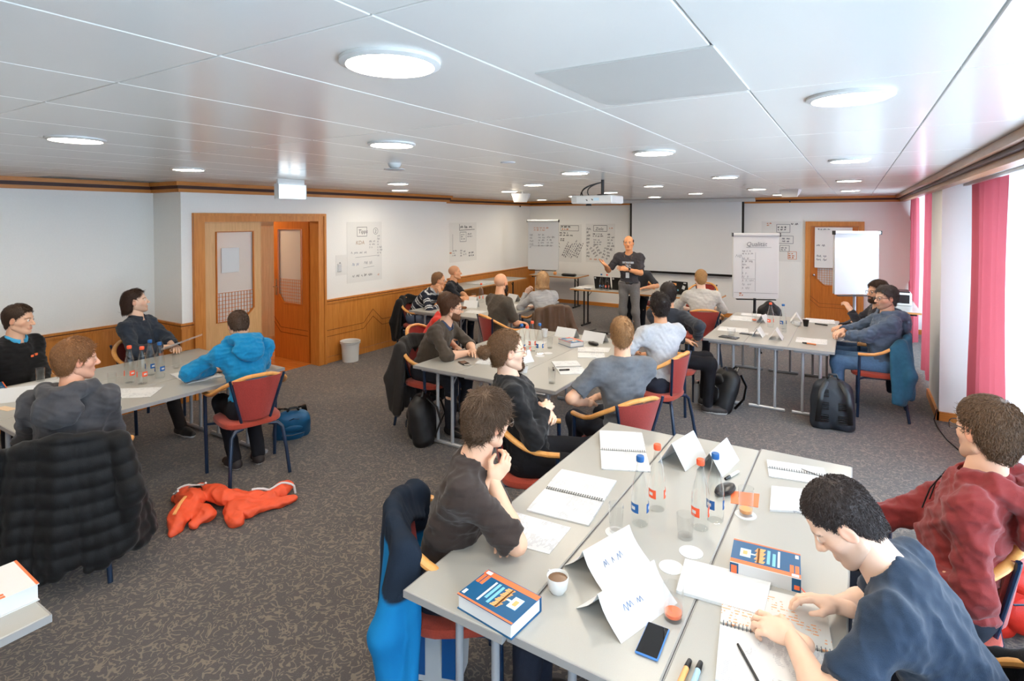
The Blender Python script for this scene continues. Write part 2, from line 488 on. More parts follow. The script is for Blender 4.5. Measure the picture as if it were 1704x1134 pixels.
# crown moulding, dado, wainscot, baseboards
def crown(name, pts, side, m='oak_h', deep=1.0):
    # pts: polyline (x,y) at the wall; side: outward normals handled by mitre offset
    P = [np.array(p, float) for p in pts]
    def off(d):
        out = []
        for i, p in enumerate(P):
            ns = []
            for a, b in ((i - 1, i), (i, i + 1)):
                if a >= 0 and b < len(P):
                    e = P[b] - P[a]; e /= np.linalg.norm(e); ns.append(np.array([e[1], -e[0]]) * side)
            n_ = ns[0] if len(ns) == 1 else (ns[0] + ns[1]) / (1 + ns[0].dot(ns[1]))
            out.append(p + n_ * d)
        return out
    def band(d, z0, z1, mi, nm, mm):
        o = off(d); mb = MB()
        for i in range(len(P) - 1):
            mb.add([(*P[i], z0), (*P[i + 1], z0), (*o[i + 1], z0), (*o[i], z0), (*P[i], z1), (*P[i + 1], z1), (*o[i + 1], z1), (*o[i], z1)],
                   [(0, 1, 2, 3), (7, 6, 5, 4), (3, 2, 6, 7), (0, 3, 7, 4), (1, 5, 6, 2)])
        return mb.build(nm, mm)
    return band
def crown_run(n, pts, side, m, s=1.0, z=HC, h=1.0):
    b = crown('', pts, side)
    root = struct(b(.085 * s, z - .042 * h, z - .001, 0, 'trim_%d' % n, m))
    for d, z0, z1, mm in ((.06 * s, z - .078 * h, z - .042 * h, 'crown_dark'), (.045 * s, z - .115 * h, z - .078 * h, m)):
        o = b(d, z0, z1, 0, 'moulding_band', mm); o.parent = root
crown_run(1, [(XL, YF), (XL, 3.37), (XD, 3.37), (XD, 8.145), (XL, 8.145), (XL, YB)], 1, 'oak_h')
crown_run(2, [(XL, YB), (.75, YB)], 1, 'oak_x')
# right cornice that carries the curtains
wood('cornice_wood', (150, 106, 66), (182, 136, 92), 0.35, (10, 1, 10), 2.5)
co = struct(MB().box(.62, .72, YF, YB, HC - .05, HC - .002).build('trim_3', 'cornice_wood'))
MB().box(.655, .74, YF, YB, HC - .075, HC - .05).build('moulding_band', 'crown_dark', co)
MB().box(.685, .76, YF, YB, HC - .115, HC - .075).build('moulding_band', 'cornice_wood', co)
MB().box(.72, XR, YF, 7.2, HC - .06, HC - .02).build('pelmet_board', 'white_paint', co)
MB().box(.72, XR, 8.1, YB, HC - .06, HC - .02).build('pelmet_board', 'white_paint', co)
MB().box(.93, .96, YF, 7.2, HC - .085, HC - .06).build('curtain_rail', 'white_plastic', co)
# wainscot runs
wn = [3]
def wainscot(pts, side, zt, m, base=.09):
    wn[0] += 1
    b = crown('', pts, side)
    root = struct(b(.012, .09, zt - .05, 0, 'trim_%d' % wn[0], m))
    for d, z0, z1, nm, mm in ((.03, zt - .022, zt, 'dado_rail', m), (.022, zt - .034, zt - .022, 'dado_shadow_line', 'groove'), (.026, zt - .06, zt - .034, 'dado_rail', m), (.02, 0, .085, 'skirting', m)):
        o = b(d, z0, z1, 0, nm, mm); o.parent = root
    return root
wainscot([(XL, YF), (XL, 3.37), (XD, 3.37), (XD, 3.50)], 1, .90, 'oak_v')
w2 = wainscot([(XD, 5.34), (XD, 8.145), (XL, 8.145)], 1, .92, 'oak_v')
wainscot([(XL, 8.145), (XL, YB), (-6.9, YB)], 1, .86, 'oak_v')
bs = struct(MB().box(-6.9, -.83, YB - .02, YB, 0, .085).build('baseboard_back', 'oak_x'))
struct(MB().box(.15, 1.3, YB - .02, YB, 0, .085).build('baseboard_back_right', 'oak_x'))
struct(MB().box(.74, 1.34, 7.17, 7.2, 0, .09).box(.735, .76, 7.17, 8.1, 0, .09).build('baseboard_right_pillar', 'oak_x'))
# zigzag inlay on the wainscot: two grooves
def groove_line(pts, parent, plane, nrm, w=.006):
    mb = MB()
    for a, b in zip(pts[:-1], pts[1:]):
        a = np.array(a); b = np.array(b); d = b - a; L_ = np.linalg.norm(d); d /= L_
        nv = np.array(nrm); s = np.cross(nv, d)
        mb.obox((a + b) / 2 + nv * .0006, d * (L_ / 2 + w / 2), s * w / 2, nv * .0012)
    return mb.build('inlay_line', 'groove', parent)
for dz in (0, -.088):
    g = [(5.34, .472), (6.08, .475), (6.275, .66), (6.473, .474), (6.95, .474), (7.145, .66), (7.34, .474), (8.14, .474)]
    groove_line([(XD + .012, y, z + dz * (1.25 if z > .6 else 1)) for y, z in g], w2, XD, (1, 0, 0))
# light switches by the double door
sw = thing('light_switch', 'white double light switch on the wall right of the double door', 'switch', (XD, 5.62, 1.36))
MB().rbox(0, .012, -.04, .04, -.06, .06, .004).build('plate', 'white_plastic', sw)
MB().rbox(.012, .018, -.03, .03, .005, .05, .002).build('rocker', 'paper_grey', sw); MB().rbox(.012, .018, -.03, .03, -.05, -.005, .002).build('rocker', 'paper_grey', sw)
# ---------------------------------------------------------------- double door
d1 = struct(MB().box(XD - .15, XD + .035, 3.51, 3.62, 0, 2.13).box(XD - .15, XD + .035, 5.225, 5.335, 0, 2.13).box(XD - .15, XD + .035, 3.62, 5.225, 2.045, 2.13).build('door_1', 'oak_v'))
MB().box(XD + .0, XD + .05, 3.49, 3.53, 0, 2.15).box(XD, XD + .05, 5.315, 5.35, 0, 2.15).box(XD, XD + .05, 3.53, 5.315, 2.115, 2.15).build('architrave', 'oak_v', d1)
def leaf(name, label_m, parent, W, loc, rz, mir=1):
    # leaf in local coordinates: x 0..W from free edge, z 0..2.03, glazed above with one cut corner
    H_ = 2.035; t = .02
    ox0, ox1, oz0, oz1, cc = .105, W - .155, .83, 1.92, .13
    mp = (lambda x: x) if mir == 1 else (lambda x: W - x)
    mb = MB()
    def bx(x0, x1, z0, z1):
        a, b = sorted((mp(x0), mp(x1))); mb.box(a, b, -t, t, z0, z1)
    bx(0, ox0, 0, H_); bx(ox1, W, 0, H_); bx(ox0, ox1, oz1, H_); bx(ox0, ox1, 0, oz0)
    tri = [(ox0, oz0), (ox0 + cc, oz0), (ox0, oz0 + cc)]
    mb.slab([(mp(a), -t, b) for a, b in tri], (0, 1, 0), 2 * t)
    o = mb.build(name, label_m, parent, loc=loc, rz=rz)
    ring = [(ox0 + cc, oz0), (ox1, oz0), (ox1, oz1), (ox0, oz1), (ox0, oz0 + cc)]
    for s in (-1, 1):
        MB().tube([(mp(a), s * t, b) for a, b in ring], .013, 6, closed=True).build('glazing_bead', 'door_oak', o)
    pane = MB().slab([(mp(a), -.003, b) for a, b in ring], (0, 1, 0), .006).build('pane', 'frosted_pane', o)
    lat = MB()
    for i in range(1, 12):
        xx = ox0 + (ox1 - ox0) * i / 12; z0 = oz0 + max(0, cc - (xx - ox0))
        lat.box(mp(xx) - .003, mp(xx) + .003, -.006, .006, z0, 1.18)
    for i in range(8):
        z = oz0 + .02 + i * .047; x0 = ox0 + max(0, cc - (z - oz0)); a, b = sorted((mp(x0), mp(ox1)))
        lat.box(a, b, -.006, .006, z - .003, z + .003)
    lat.build('lattice', 'door_oak', pane)
    for dz in (0, -.075):
        pts = [(0, .60 + dz), (.15, .46 + dz), (W - .03, .46 + dz)]
        for s in (-1, 1):
            groove_line([(mp(a), s * t, b) for a, b in pts], o, 0, (0, s, 0))
    return o
lf1 = leaf('door_leaf', 'pale_oak', d1, .74, (XD - .05, 4.375, 0.005), R(-90), 1)
lf2 = leaf('door_leaf', 'door_oak', d1, .79, (-7.44, 5.26, 0.005), 0, 1)
# handle on the open leaf
for s in (-1, 1):
    MB().rbox(.03, .07, s * .02 - .006, s * .02 + .006, .93, 1.17, .003).tube([(.05, s * .02, 1.06), (.05, s * .07, 1.06), (.16 - .0, s * .075, 1.06)], .009, 8).build('handle', 'chrome', lf2, True)
tag(MB().box(-.112, .112, -.001, .001, -.15, .15).build('notice_sheet', 'paper', loc=(XD - .026, 3.965, 1.58), rz=R(90)), 'white notice sheet taped to the glass of the closed door leaf', 'paper')
# corridor beyond
struct(MB().box(-9.2, XD - .151, 2.2, 7.6, -.1, .002).build('floor_corridor', 'corridor_floor'))
wall('wall_corridor_back', -9.3, -9.15, 2.2, 7.6, 0, HC, 'corridor_wall')
wall('wall_corridor_end', -9.2, XL - .15, 7.5, 7.6, 0, HC, 'corridor_wall'); wall('wall_corridor_start', -9.2, XL - .15, 2.2, 2.3, 0, HC, 'corridor_wall')
wall('ceiling_corridor', -9.2, XD - .15, 2.2, 7.6, HC, HC + .05, 'white_paint')
wall('wall_corridor_cabinet', -9.15, -8.75, 4.2, 6.9, 0, 1.95, 'pale_oak')
cl = thing('corridor_lamp', 'round ceiling lamp in the corridor behind the double door', 'lamp', (-7.9, 4.6, HC))
MB().lathe([(.0, -.05), (.12, -.05), (.14, -.02), (.14, 0)], 20).build('diffuser', emis('warm_lamp', (255, 216, 176), 95), cl)
# ---------------------------------------------------------------- back door
d2 = struct(MB().box(-.825, -.73, YB - .06, YB, 0, 2.02).box(.055, .15, YB - .06, YB, 0, 2.02).box(-.73, .055, YB - .06, YB, 1.93, 2.02).build('door_2', 'oak_v'))
lf3 = leaf('door_leaf', 'door_oak', d2, .78, (-.728, YB - .021, .003), 0, 1)
lf3.scale = (1, 1, .945)
MB().lathe([(0, 0), (.02, .0), (.024, .02), (.02, .04), (0, .045)], 12).build('knob', 'chrome', lf3, True).location = (.06, -.06, 1.02)
# ---------------------------------------------------------------- ceiling lamps
lampproto = None
LAMPS = [(-1.04 - 2.16 * a, 1.06 + 2.3 * b) for a in range(3) for b in range(-1, 5)] + [(-.04 - 2.16 * a, -.08 + 2.3 * b) for a in range(4) for b in range(-1, 6)]
XS = {}
def lamp_at(x, y, label):
    global lampproto
    if lampproto is None:
        r = thing('ceiling_lamp', label, 'lamp', (x, y, HC), 0, 'round ceiling lamps')
        MB().lathe([(.112, 0), (.128, 0), (.128, -.008), (.112, -.014), (.108, -.004)], 32).build('ring', 'white_plastic', r, True)
        MB().lathe([(.0001, -.0115), (.07, -.0112), (.1085, -.007), (.1085, -.002)], 32).build('diffuser', 'lamp_light', r, True)
        lampproto = r; return r
    return dup(lampproto, (x, y, HC), 0, label)
lamp_spots = [
    (-1.02, 1.06, 'large bright round lamp in the ceiling left of the grey access panel'), (-.02, 2.15, 'round ceiling lamp right of the grey access panel'),
    (-3.37, 1.25, 'round ceiling lamp at far left above the grey hooded man'), (-2.14, 2.23, 'round ceiling lamp just above the smoke detector'),
    (-4.66, 2.5, 'round ceiling lamp left of the glowing exit sign'), (-1.05, 3.35, 'round ceiling lamp above and right of the projector'),
    (-2.12, 4.5, 'round ceiling lamp directly over the projector'), (-.04, 4.52, 'second lamp in the row next to the window cornice'),
    (-4.55, 4.84, 'round ceiling lamp right under the smoke detector in view'), (-3.32, 5.88, 'round ceiling lamp above the small corner speaker'),
    (-1.09, 5.74, 'round ceiling lamp over the far right of the screen casing'), (-.06, 7.0, 'third lamp in the row next to the window cornice'),
    (-4.46, 7.15, 'round ceiling lamp just above the left speaker box'), (-2.16, 6.89, 'round ceiling lamp between projector and screen'),
    (-3.3, 8.3, 'round ceiling lamp behind the left end of the projector'), (-1.17, 8.4, 'round ceiling lamp left of the right speaker box'),
    (-.07, 9.6, 'farthest lamp in the row next to the window cornice'), (-2.25, 9.4, 'round ceiling lamp in front of the screen casing'),
    (-4.45, 9.45, 'round lamp added to light the back wall, before the far left flip chart'), (-3.3, 10.6, 'round lamp added to light the back wall, near the left end of the screen casing'), (-1.12, 10.7, 'round lamp added to light the back wall, near the right end of the screen casing'), (-6.0, 11.0, 'round lamp added to light the back wall, over the far left corner'),  # lamps on this line are added to brighten the back wall
    (-5.6, 9.4, 'round ceiling lamp near the far left corner'), (-5.6, 1.0, 'round ceiling lamp over the left wall seats'),
    (-2.2, -.1, 'round ceiling lamp behind the camera on the left'), (-.04, -.1, 'round ceiling lamp behind the camera at the window'), (-4.4, -.1, 'round ceiling lamp behind the camera by the left wall'),
    (-1.1, -1.3, 'rearmost round ceiling lamp'), (-5.6, 6.0, 'round ceiling lamp over the wall table')]
for a in lamp_spots: lamp_at(*a)
# exit sign
es = thing('exit_sign', 'glowing pale blue exit sign box hanging above the double door', 'sign', (-5.0, 3.725, 2.295))
MB().rbox(-.03, .03, -.165, .165, 0, .14, .004).build('housing', 'sign_light', es)
MB().box(.0305, .032, -.02, .09, .02, .12).box(.0305, .032, -.14, -.05, .03, .11).build('pictogram', 'sign_white', es)
MB().box(-.012, .012, -.16, .16, .14, .2).build('mount', 'white_plastic', es)
MB().box(-.034, .034, -.17, -.163, -.004, .15).box(-.034, .034, .163, .17, -.004, .15).build('end_cap', 'paper_grey', es)
# smoke detector
sd = thing('smoke_detector', 'white smoke detector with a disc below on the ceiling', 'detector', (-2.9, 3.05, HC))
MB().lathe([(.0, -.035), (.03, -.035), (.045, -.02), (.05, 0)], 20).build('base', 'white_plastic', sd, True)
MB().lathe([(.0, -.052), (.04, -.052), (.075, -.047), (.078, -.043), (.02, -.04), (.02, -.03)], 24).build('disc', 'paper_grey', sd, True)
sp_ = thing('ceiling_vent', 'small flat round plate on the ceiling left of the projector', 'vent', (-2.144, 3.42, HC))
MB().lathe([(0, -.006), (.05, -.006), (.055, 0)], 20).build('plate', 'paper_grey', sp_, True)
# projector
pj = thing('projector', 'white ceiling projector with black cables looped above it', 'projector', (-2.35, 5.55, 2.245), R(0))
MB().rbox(-.23, .23, -.17, .17, 0, .085, .01).build('body', 'white_plastic', pj)
MB().box(-.215, -.165, -.173, -.169, .012, .075).build('vent_grille', 'access_panel', pj)
MB().box(.03, .09, -.173, -.169, .03, .06).build('label_plate', 'book_ice', pj)
MB().tube([(.06, .0, .08), (.06, 0, .255)], .018, 10).lathe([(0, .1), (.06, .1), (.06, .085), (0, .085)], 12, (.06, 0, 0)).build('mount', 'black_metal', pj, True)
for k, (a, b) in enumerate((((-.1, -.16, .03), .05), ((-.04, -.17, .03), .09), ((.02, -.17, .035), .0))):
    pts = [np.array((.06, 0, .23)) * (1 - t) ** 2 + 2 * t * (1 - t) * np.array((-.16 - b, -.12, .17)) + t * t * np.array(a) for t in np.linspace(0, 1, 10)]
    MB().tube(pts, .006, 6).build('cable', 'black_plastic', pj, True)
MB().lathe([(0, 0), (.03, 0), (.032, -.02), (0, -.02)], 12, (-.1, 0, 0)).build('lens', 'screen_glass', pj, True)
# speakers
def speaker(loc, rz, label):
    s = thing('speaker', label, 'speaker', loc, rz, 'small white speakers')
    b = MB(); b.add([(-.10, -.06, .0), (.10, -.06, .0), (.10, .09, .05), (-.10, .09, .05), (-.13, -.09, .13), (.13, -.09, .13), (.13, .09, .13), (-.13, .09, .13)],
        [(0, 3, 2, 1), (4, 5, 6, 7), (0, 1, 5, 4), (1, 2, 6, 5), (2, 3, 7, 6), (3, 0, 4, 7)])
    b.build('cabinet', 'white_plastic', s)
    MB().tube([(0, .03, .12), (0, .03, .24)], .012, 8).build('bracket', 'white_plastic', s, True)
    MB().lathe([(0, 0), (.012, 0), (.012, .004), (0, .004)], 8, (-.03, -.0, 0)).build('badge', 'black_plastic', s).rotation_euler = (R(105), 0, 0)
    s.children[-1].location = (0, -.082, .06)
    return s
speaker((-4.35, 7.35, 2.27), R(20), 'small white wedge speaker hung from ceiling left of the projector')
speaker((-.78, 9.0, 2.33), R(-10), 'small white wedge speaker hung from ceiling right of the screen')
# projection screen
mat('screen_cloth', (226, 229, 230), .8)
sc = thing('projection_screen', 'large white projection screen with black border on the back wall', 'screen', (-3.15, 12.2, 0))
MB().rbox(-1.42, 1.42, -.06, .07, 2.42, 2.495, .008).build('case', 'white_plastic', sc)
MB().box(-1.17, 1.17, -.004, .0, .91, 2.42).build('fabric', 'screen_cloth', sc)
MB().box(-1.215, -1.17, -.005, .001, .87, 2.42).box(1.17, 1.215, -.005, .001, .87, 2.42).box(-1.215, 1.215, -.007, .003, .865, .91).build('border', 'black_plastic', sc)

# ---------------------------------------------------------------- handwriting
def strokes(rnd, w, h, rows, fill=.8, ang=0.0, size=None):
    # returns list of short wiggly polylines in the (u,v) plane, like hurried handwriting
    out = []
    for r in range(rows):
        v = h * (1 - (r + .5) / rows); u = 0.0; s = size or h / rows * .38
        end = w * rnd.uniform(fill * .6, fill)
        while u < end:
            n = int(rnd.integers(3, 8)); pts = []
            for k in range(n):
                pts.append((u, v + s * (1 if k % 2 else -1) * rnd.uniform(.4, 1.))); u += s * rnd.uniform(.35, .7)
            out.append(pts); u += s * 1.0
    return out
def ribbon(mb, pts, org, ux, uy, nrm, w, mi=0):
    org, ux, uy, nrm = map(lambda a: np.array(a, float), (org, ux, uy, nrm))
    P = [org + ux * a + uy * b + nrm * .0012 for a, b in pts]
    for a, b in zip(P[:-1], P[1:]):
        d = b - a; L_ = np.linalg.norm(d)
        if L_ < 1e-6: continue
        d /= L_; s = np.cross(nrm, d) * w / 2
        mb.add([a - s, b - s, b + s, a + s], [(0, 1, 2, 3)], mi)
def writing(parent, org, ux, uy, blocks, seed, name='handwriting'):
    # blocks: (u0,v0,w,h,rows,inkindex,width) or ('box',u0,v0,w,h,ink,width) / ('line',pts,ink,width)
    rnd = np.random.default_rng(seed); mb = MB(); nrm = np.cross(ux, uy)
    for b in blocks:
        if b[0] == 'box':
            _, u, v, w, h, i, t = b; ribbon(mb, [(u, v), (u + w, v), (u + w, v + h), (u, v + h), (u, v)], org, ux, uy, nrm, t, i)
        elif b[0] == 'line':
            ribbon(mb, b[1], org, ux, uy, nrm, b[3], b[2])
        else:
            u, v, w, h, rows, i, t = b[:7]; a = b[7] if len(b) > 7 else 0
            ca, sa = math.cos(a), math.sin(a)
            for st in strokes(rnd, w, h, rows):
                ribbon(mb, [(u + p * ca - q * sa, v + p * sa + q * ca) for p, q in st], org, ux, uy, nrm, t, i)
    return mb.build(name, ['ink', 'ink_orange', 'ink_grey', 'ink_blue'], parent)
def text_part(s, size, parent, org, ux, uy, m='ink', shear=.15):
    cu = bpy.data.curves.new('t', 'FONT'); cu.body = s; cu.size = size; cu.shear = shear; cu.resolution_u = 2
    o = bpy.data.objects.new('t', cu); C.objects.link(o)
    dg = bpy.context.evaluated_depsgraph_get()
    me = bpy.data.meshes.new_from_object(o.evaluated_get(dg)); bpy.data.objects.remove(o)
    ux = Vector(ux); uy = Vector(uy); n_ = ux.cross(uy)
    mt = Matrix((ux, uy, n_)).transposed().to_4x4(); mt.translation = Vector(org) + n_ * .0016
    me.transform(mt); me.materials.clear(); me.materials.append(M[m])
    return link(bpy.data.objects.new('lettering', me), parent)
def wall_sheet(name, label, loc, ux, w, h, m='paper_grey'):
    ux = np.array(ux, float); uy = np.array((0, 0, 1.)); n = np.cross(ux, uy)
    r = thing(name, label, 'paper', loc)
    MB().slab([(0, 0, 0), tuple(ux * w), tuple(ux * w + uy * h), tuple(uy * h)], n, .0015).build('sheet', m, r)
    return r, n * .0015
LX = (0, 1, 0)
mat('ink_tan', (170, 140, 116), .7)
mat('poster_paper', (228, 227, 222), 0.85)
r, o_ = wall_sheet('tips_poster', 'handwritten sheet headed Tipps on the wall right of the double door', (XD + .001, 5.765, 1.11), LX, .72, .92, 'poster_paper')
writing(r, o_, LX, (0, 0, 1), [('box', .2, .70, .2, .14, 0, .006), (.45, .5, .12, .14, 3, 2, .004), (.08, .42, .52, .06, 1, 2, .005), ('line', [(.16, .38), (.62, .39)], 2, .004),
    (.1, .24, .18, .07, 1, 3, .005), (.34, .25, .22, .07, 1, 2, .005), ('line', [(.32, .21), (.55, .225)], 2, .004), (.1, .07, .5, .06, 1, 0, .005), (.62, .36, .07, .36, 8, 2, .004), (.62, .06, .06, .05, 1, 1, .004)], 4)
text_part('Tipps', .085, r, (o_[0], .225, .745), LX, (0, 0, 1)); text_part('2', .07, r, (o_[0], .565, .75), LX, (0, 0, 1)); text_part('KDA', .085, r, (o_[0], .17, .575), LX, (0, 0, 1), 'ink_tan')
ring_ = [(.585 + .05 * math.cos(a), .775 + .05 * math.sin(a)) for a in np.linspace(0, 6.283, 13)]
writing(r, o_, LX, (0, 0, 1), [('line', ring_, 0, .005)], 5)
r, o_ = wall_sheet('small_notice', 'small white sheet pinned beside the handwritten tips poster', (XD + .0025, 5.555, 1.245), LX, .2, .3, 'poster_paper')
writing(r, o_, LX, (0, 0, 1), [(.06, .12, .08, .08, 2, 2, .006)], 6)
r, o_ = wall_sheet('sketch_poster', 'handwritten sheet with small boxes on the recessed wall past the bald man', (XL + .001, 9.0, 1.17), LX, .95, .82, 'poster_paper')
writing(r, o_, LX, (0, 0, 1), [(.36, .68, .5, .09, 1, 0, .012), ('line', [(.33, .79), (.33, .66), (.88, .67)], 0, .01), ('box', .35, .42, .22, .2, 2, .01), (.39, .45, .14, .14, 3, 2, .007), (.62, .5, .22, .1, 2, 0, .008),
    ('line', [(.1, .58), (.1, .26)], 2, .008), (.1, .12, .12, .14, 3, 2, .007), (.36, .1, .08, .16, 3, 2, .007), (.47, .12, .12, .12, 2, 2, .007), (.66, .08, .2, .12, 2, 0, .009), (.0, .17, .06, .06, 1, 1, .01)], 7)
BX = (1, 0, 0); BU = (0, 0, 1)
r, o_ = wall_sheet('notes_poster', 'sheet crowded with slanted handwriting on the back wall beside the flip chart', (-6.33, YB - .001, 1.01), BX, .72, .92, 'poster_paper')
writing(r, o_, BX, BU, [('box', .16, .76, .48, .13, 0, .008), (.18, .83, .38, .06, 1, 0, .012), (.2, .77, .4, .06, 1, 1, .014), (.13, .62, .5, .12, 2, 0, .009), (.03, .1, .1, .6, 8, 0, .009),
    (.3, .1, .5, .14, 3, 0, .008, 1.1), (.45, .08, .6, .2, 4, 2, .008, 1.0), (.62, .1, .5, .14, 3, 0, .007, 1.15), (.15, .5, .14, .08, 2, 0, .009)], 8)
r, o_ = wall_sheet('goals_poster', 'handwritten sheet headed Ziele on the back wall left of the screen', (-5.5, YB - .001, 1.03), BX, .74, .92, 'poster_paper')
writing(r, o_, BX, BU, [('box', .2, .74, .34, .14, 0, .009), (.02, .1, .12, .74, 9, 0, .008), (.18, .6, .4, .1, 2, 0, .007), (.2, .4, .3, .16, 3, 2, .007), (.25, .1, .3, .3, 4, 0, .007, .6), (.4, .1, .3, .3, 4, 0, .007, -.3), (.55, .3, .16, .4, 6, 0, .007), (.1, .03, .5, .08, 1, 1, .007), (.6, .79, .1, .05, 1, 1, .008)], 9)
text_part('Ziele', .10, r, (.245, -.0015, .765), BX, BU)
r, o_ = wall_sheet('process_poster', 'sheet with three drawn boxes on the back wall right of the middle flip chart', (-1.62, YB - .001, 1.22), BX, .72, .8, 'poster_paper')
writing(r, o_, BX, BU, [('box', .28, .58, .24, .16, 2, .009), (.3, .61, .18, .1, 2, 0, .009), ('box', .32, .36, .26, .15, 2, .009), (.38, .38, .17, .1, 2, 2, .009), ('box', .34, .2, .17, .12, 2, .008), (.36, .21, .12, .08, 2, 2, .008),
    ('box', .49, .05, .15, .15, 1, .009), (.5, .06, .12, .12, 3, 1, .009), (.54, .72, .12, .06, 1, 0, .009), (.1, .7, .1, .08, 2, 1, .008)], 10)
r, o_ = wall_sheet('door_poster', 'large handwritten sheet hung over the glass of the back door', (-.66, YB - .075, 1.13), BX, .62, .78, 'poster_paper')
writing(r, o_, BX, BU, [(.03, .4, .3, .06, 1, 2, .008), (.03, .12, .24, .14, 2, 2, .008), (.05, .72, .4, .04, 1, 2, .008)], 11)
# ============================================================ TABLES
TZ = 0.74
def table(label, x0, y0, w, L, rz=0.0, style='grey', group=None, z=TZ, legs=(0, 1)):
    r = thing('seminar_table', label, 'table', (x0, y0, 0), rz, group)
    edge, leg = ('laminate_edge', 'grey_metal') if style == 'grey' else ('wood_edge', 'black_metal')
    MB().rbox(.002, w - .002, 0, L, z - .026, z, .004).build('table_top', 'laminate', r)
    e = .0
    MB().box(.0015, w - .0015, -.003, .002, z - .028, z - .002).box(.0015, w - .0015, L - .002, L + .003, z - .028, z - .002).box(.0, .0025, -.003, L + .003, z - .028, z - .002).box(w - .0025, w, -.003, L + .003, z - .028, z - .002).build('edge_band', edge, r)
    long_y = L >= w
    D = w if long_y else L
    for k in legs:
        yy = .16 if k == 0 else (L if long_y else w) - .16
        def q(a, b, c): return (a, b, c) if long_y else (b, a, c)
        c = D / 2; s = min(.085, D * .19); fb = min(.19, D * .42)
        for sgn in (-1, 1):
            MB().tube([q(c + sgn * s, yy, .03), q(c + sgn * s, yy, z - .03)], .0155, 10).build('leg', leg, r, True)
        MB().tube([q(c - fb, yy, .018), q(c + fb, yy, .018)], .018, 8).build('foot_bar', leg, r, True)
        MB().tube([q(c - s, yy, z - .05), q(c + s, yy, z - .05)], .012, 6).build('leg_brace', leg, r, True)
        dy = .12 if k == 0 else -.12
        MB().tube([q(c + s, yy, z - .19), q(c + s, yy + dy, z - .045), q(c + s, yy + dy + .02, z - .03)], .006, 6).build('folding_strut', leg, r, True)
    MB().box(*( (.05, w - .05, .06, .1) if long_y else (.06, .1, .05, L - .05)), z - .06, z - .028).build('rail', leg, r)
    return r
G = 'grey seminar tables pushed together'
table('grey seminar table with the lying book at the front of the nearest group, left one', -1.39, 1.50, .43, 1.96, R(-.3), group=G)
table('middle grey table of the nearest group, under the water bottles', -.955, 1.52, .485, 1.98, R(-.3), group=G)
table('right grey table of the nearest group, under the writing man in the dark T-shirt', -.467, 1.56, .46, 1.97, R(-.3), group=G)
for i, (n_, a, b) in enumerate((('left grey table in the middle group, under the bearded man’s arms', -3.45, .49), ('middle grey table in the middle group, under the three bottles', -2.96, .49), ('right grey table in the middle group, beside the man in the grey T-shirt', -2.47, .49))):
    table(n_.replace('’', "'"), a, 3.86, b, 2.02, 0, group=G)
for i, (n_, a) in enumerate((('left grey table of the right far group, beside the sitter with the dark sweater', -1.45), ('middle grey table of the right far group, under the paper tents', -1.02), ('right grey table of the right far group, beside the two men at the window', -.59))):
    table(n_, a, 6.46, .43, 1.98, 0, group=G)
for i, (n_, a) in enumerate((('left grey table of the far left group, beside the striped sweater man', -5.54), ('middle grey table of the far left group', -5.05), ('right grey table of the far left group, beside the bald bearded man', -4.57))):
    table(n_, a, 6.12, .49, 1.95, 0, group=G)
for i, (n_, a) in enumerate((('wall-side grey table of the left group, in front of the navy shirt man', -5.80), ('middle grey table of the left group, under the four bottles', -5.33), ('near grey table of the left group, beside the blue hoodie', -4.86))):
    table(n_, a, 1.32, .47, 1.87, 0, group=G)
table('grey table corner at lower left edge with a thick book on it', -3.2, -1.1, .87, 1.87, 0, group=G)
W_ = 'wood edged tables'
table('wood-edged presenter table left half with black laptops on it', -4.63, 9.62, 1.34, .74, R(-2), 'wood', W_)
table('wood-edged presenter table right half behind the presenter', -3.28, 9.57, 1.34, .74, R(-2), 'wood', W_)
table('wood-edged side table along the far left wall', -6.98, 8.3, .72, 2.5, 0, 'wood', W_)
table('wood-edged side table in the far left corner under the flip chart', -6.6, 11.45, 1.25, .7, 0, 'wood', W_)
table('side table with a printer in the far right corner by the red curtain', .30, 9.75, .52, 1.5, 0, 'wood', W_)

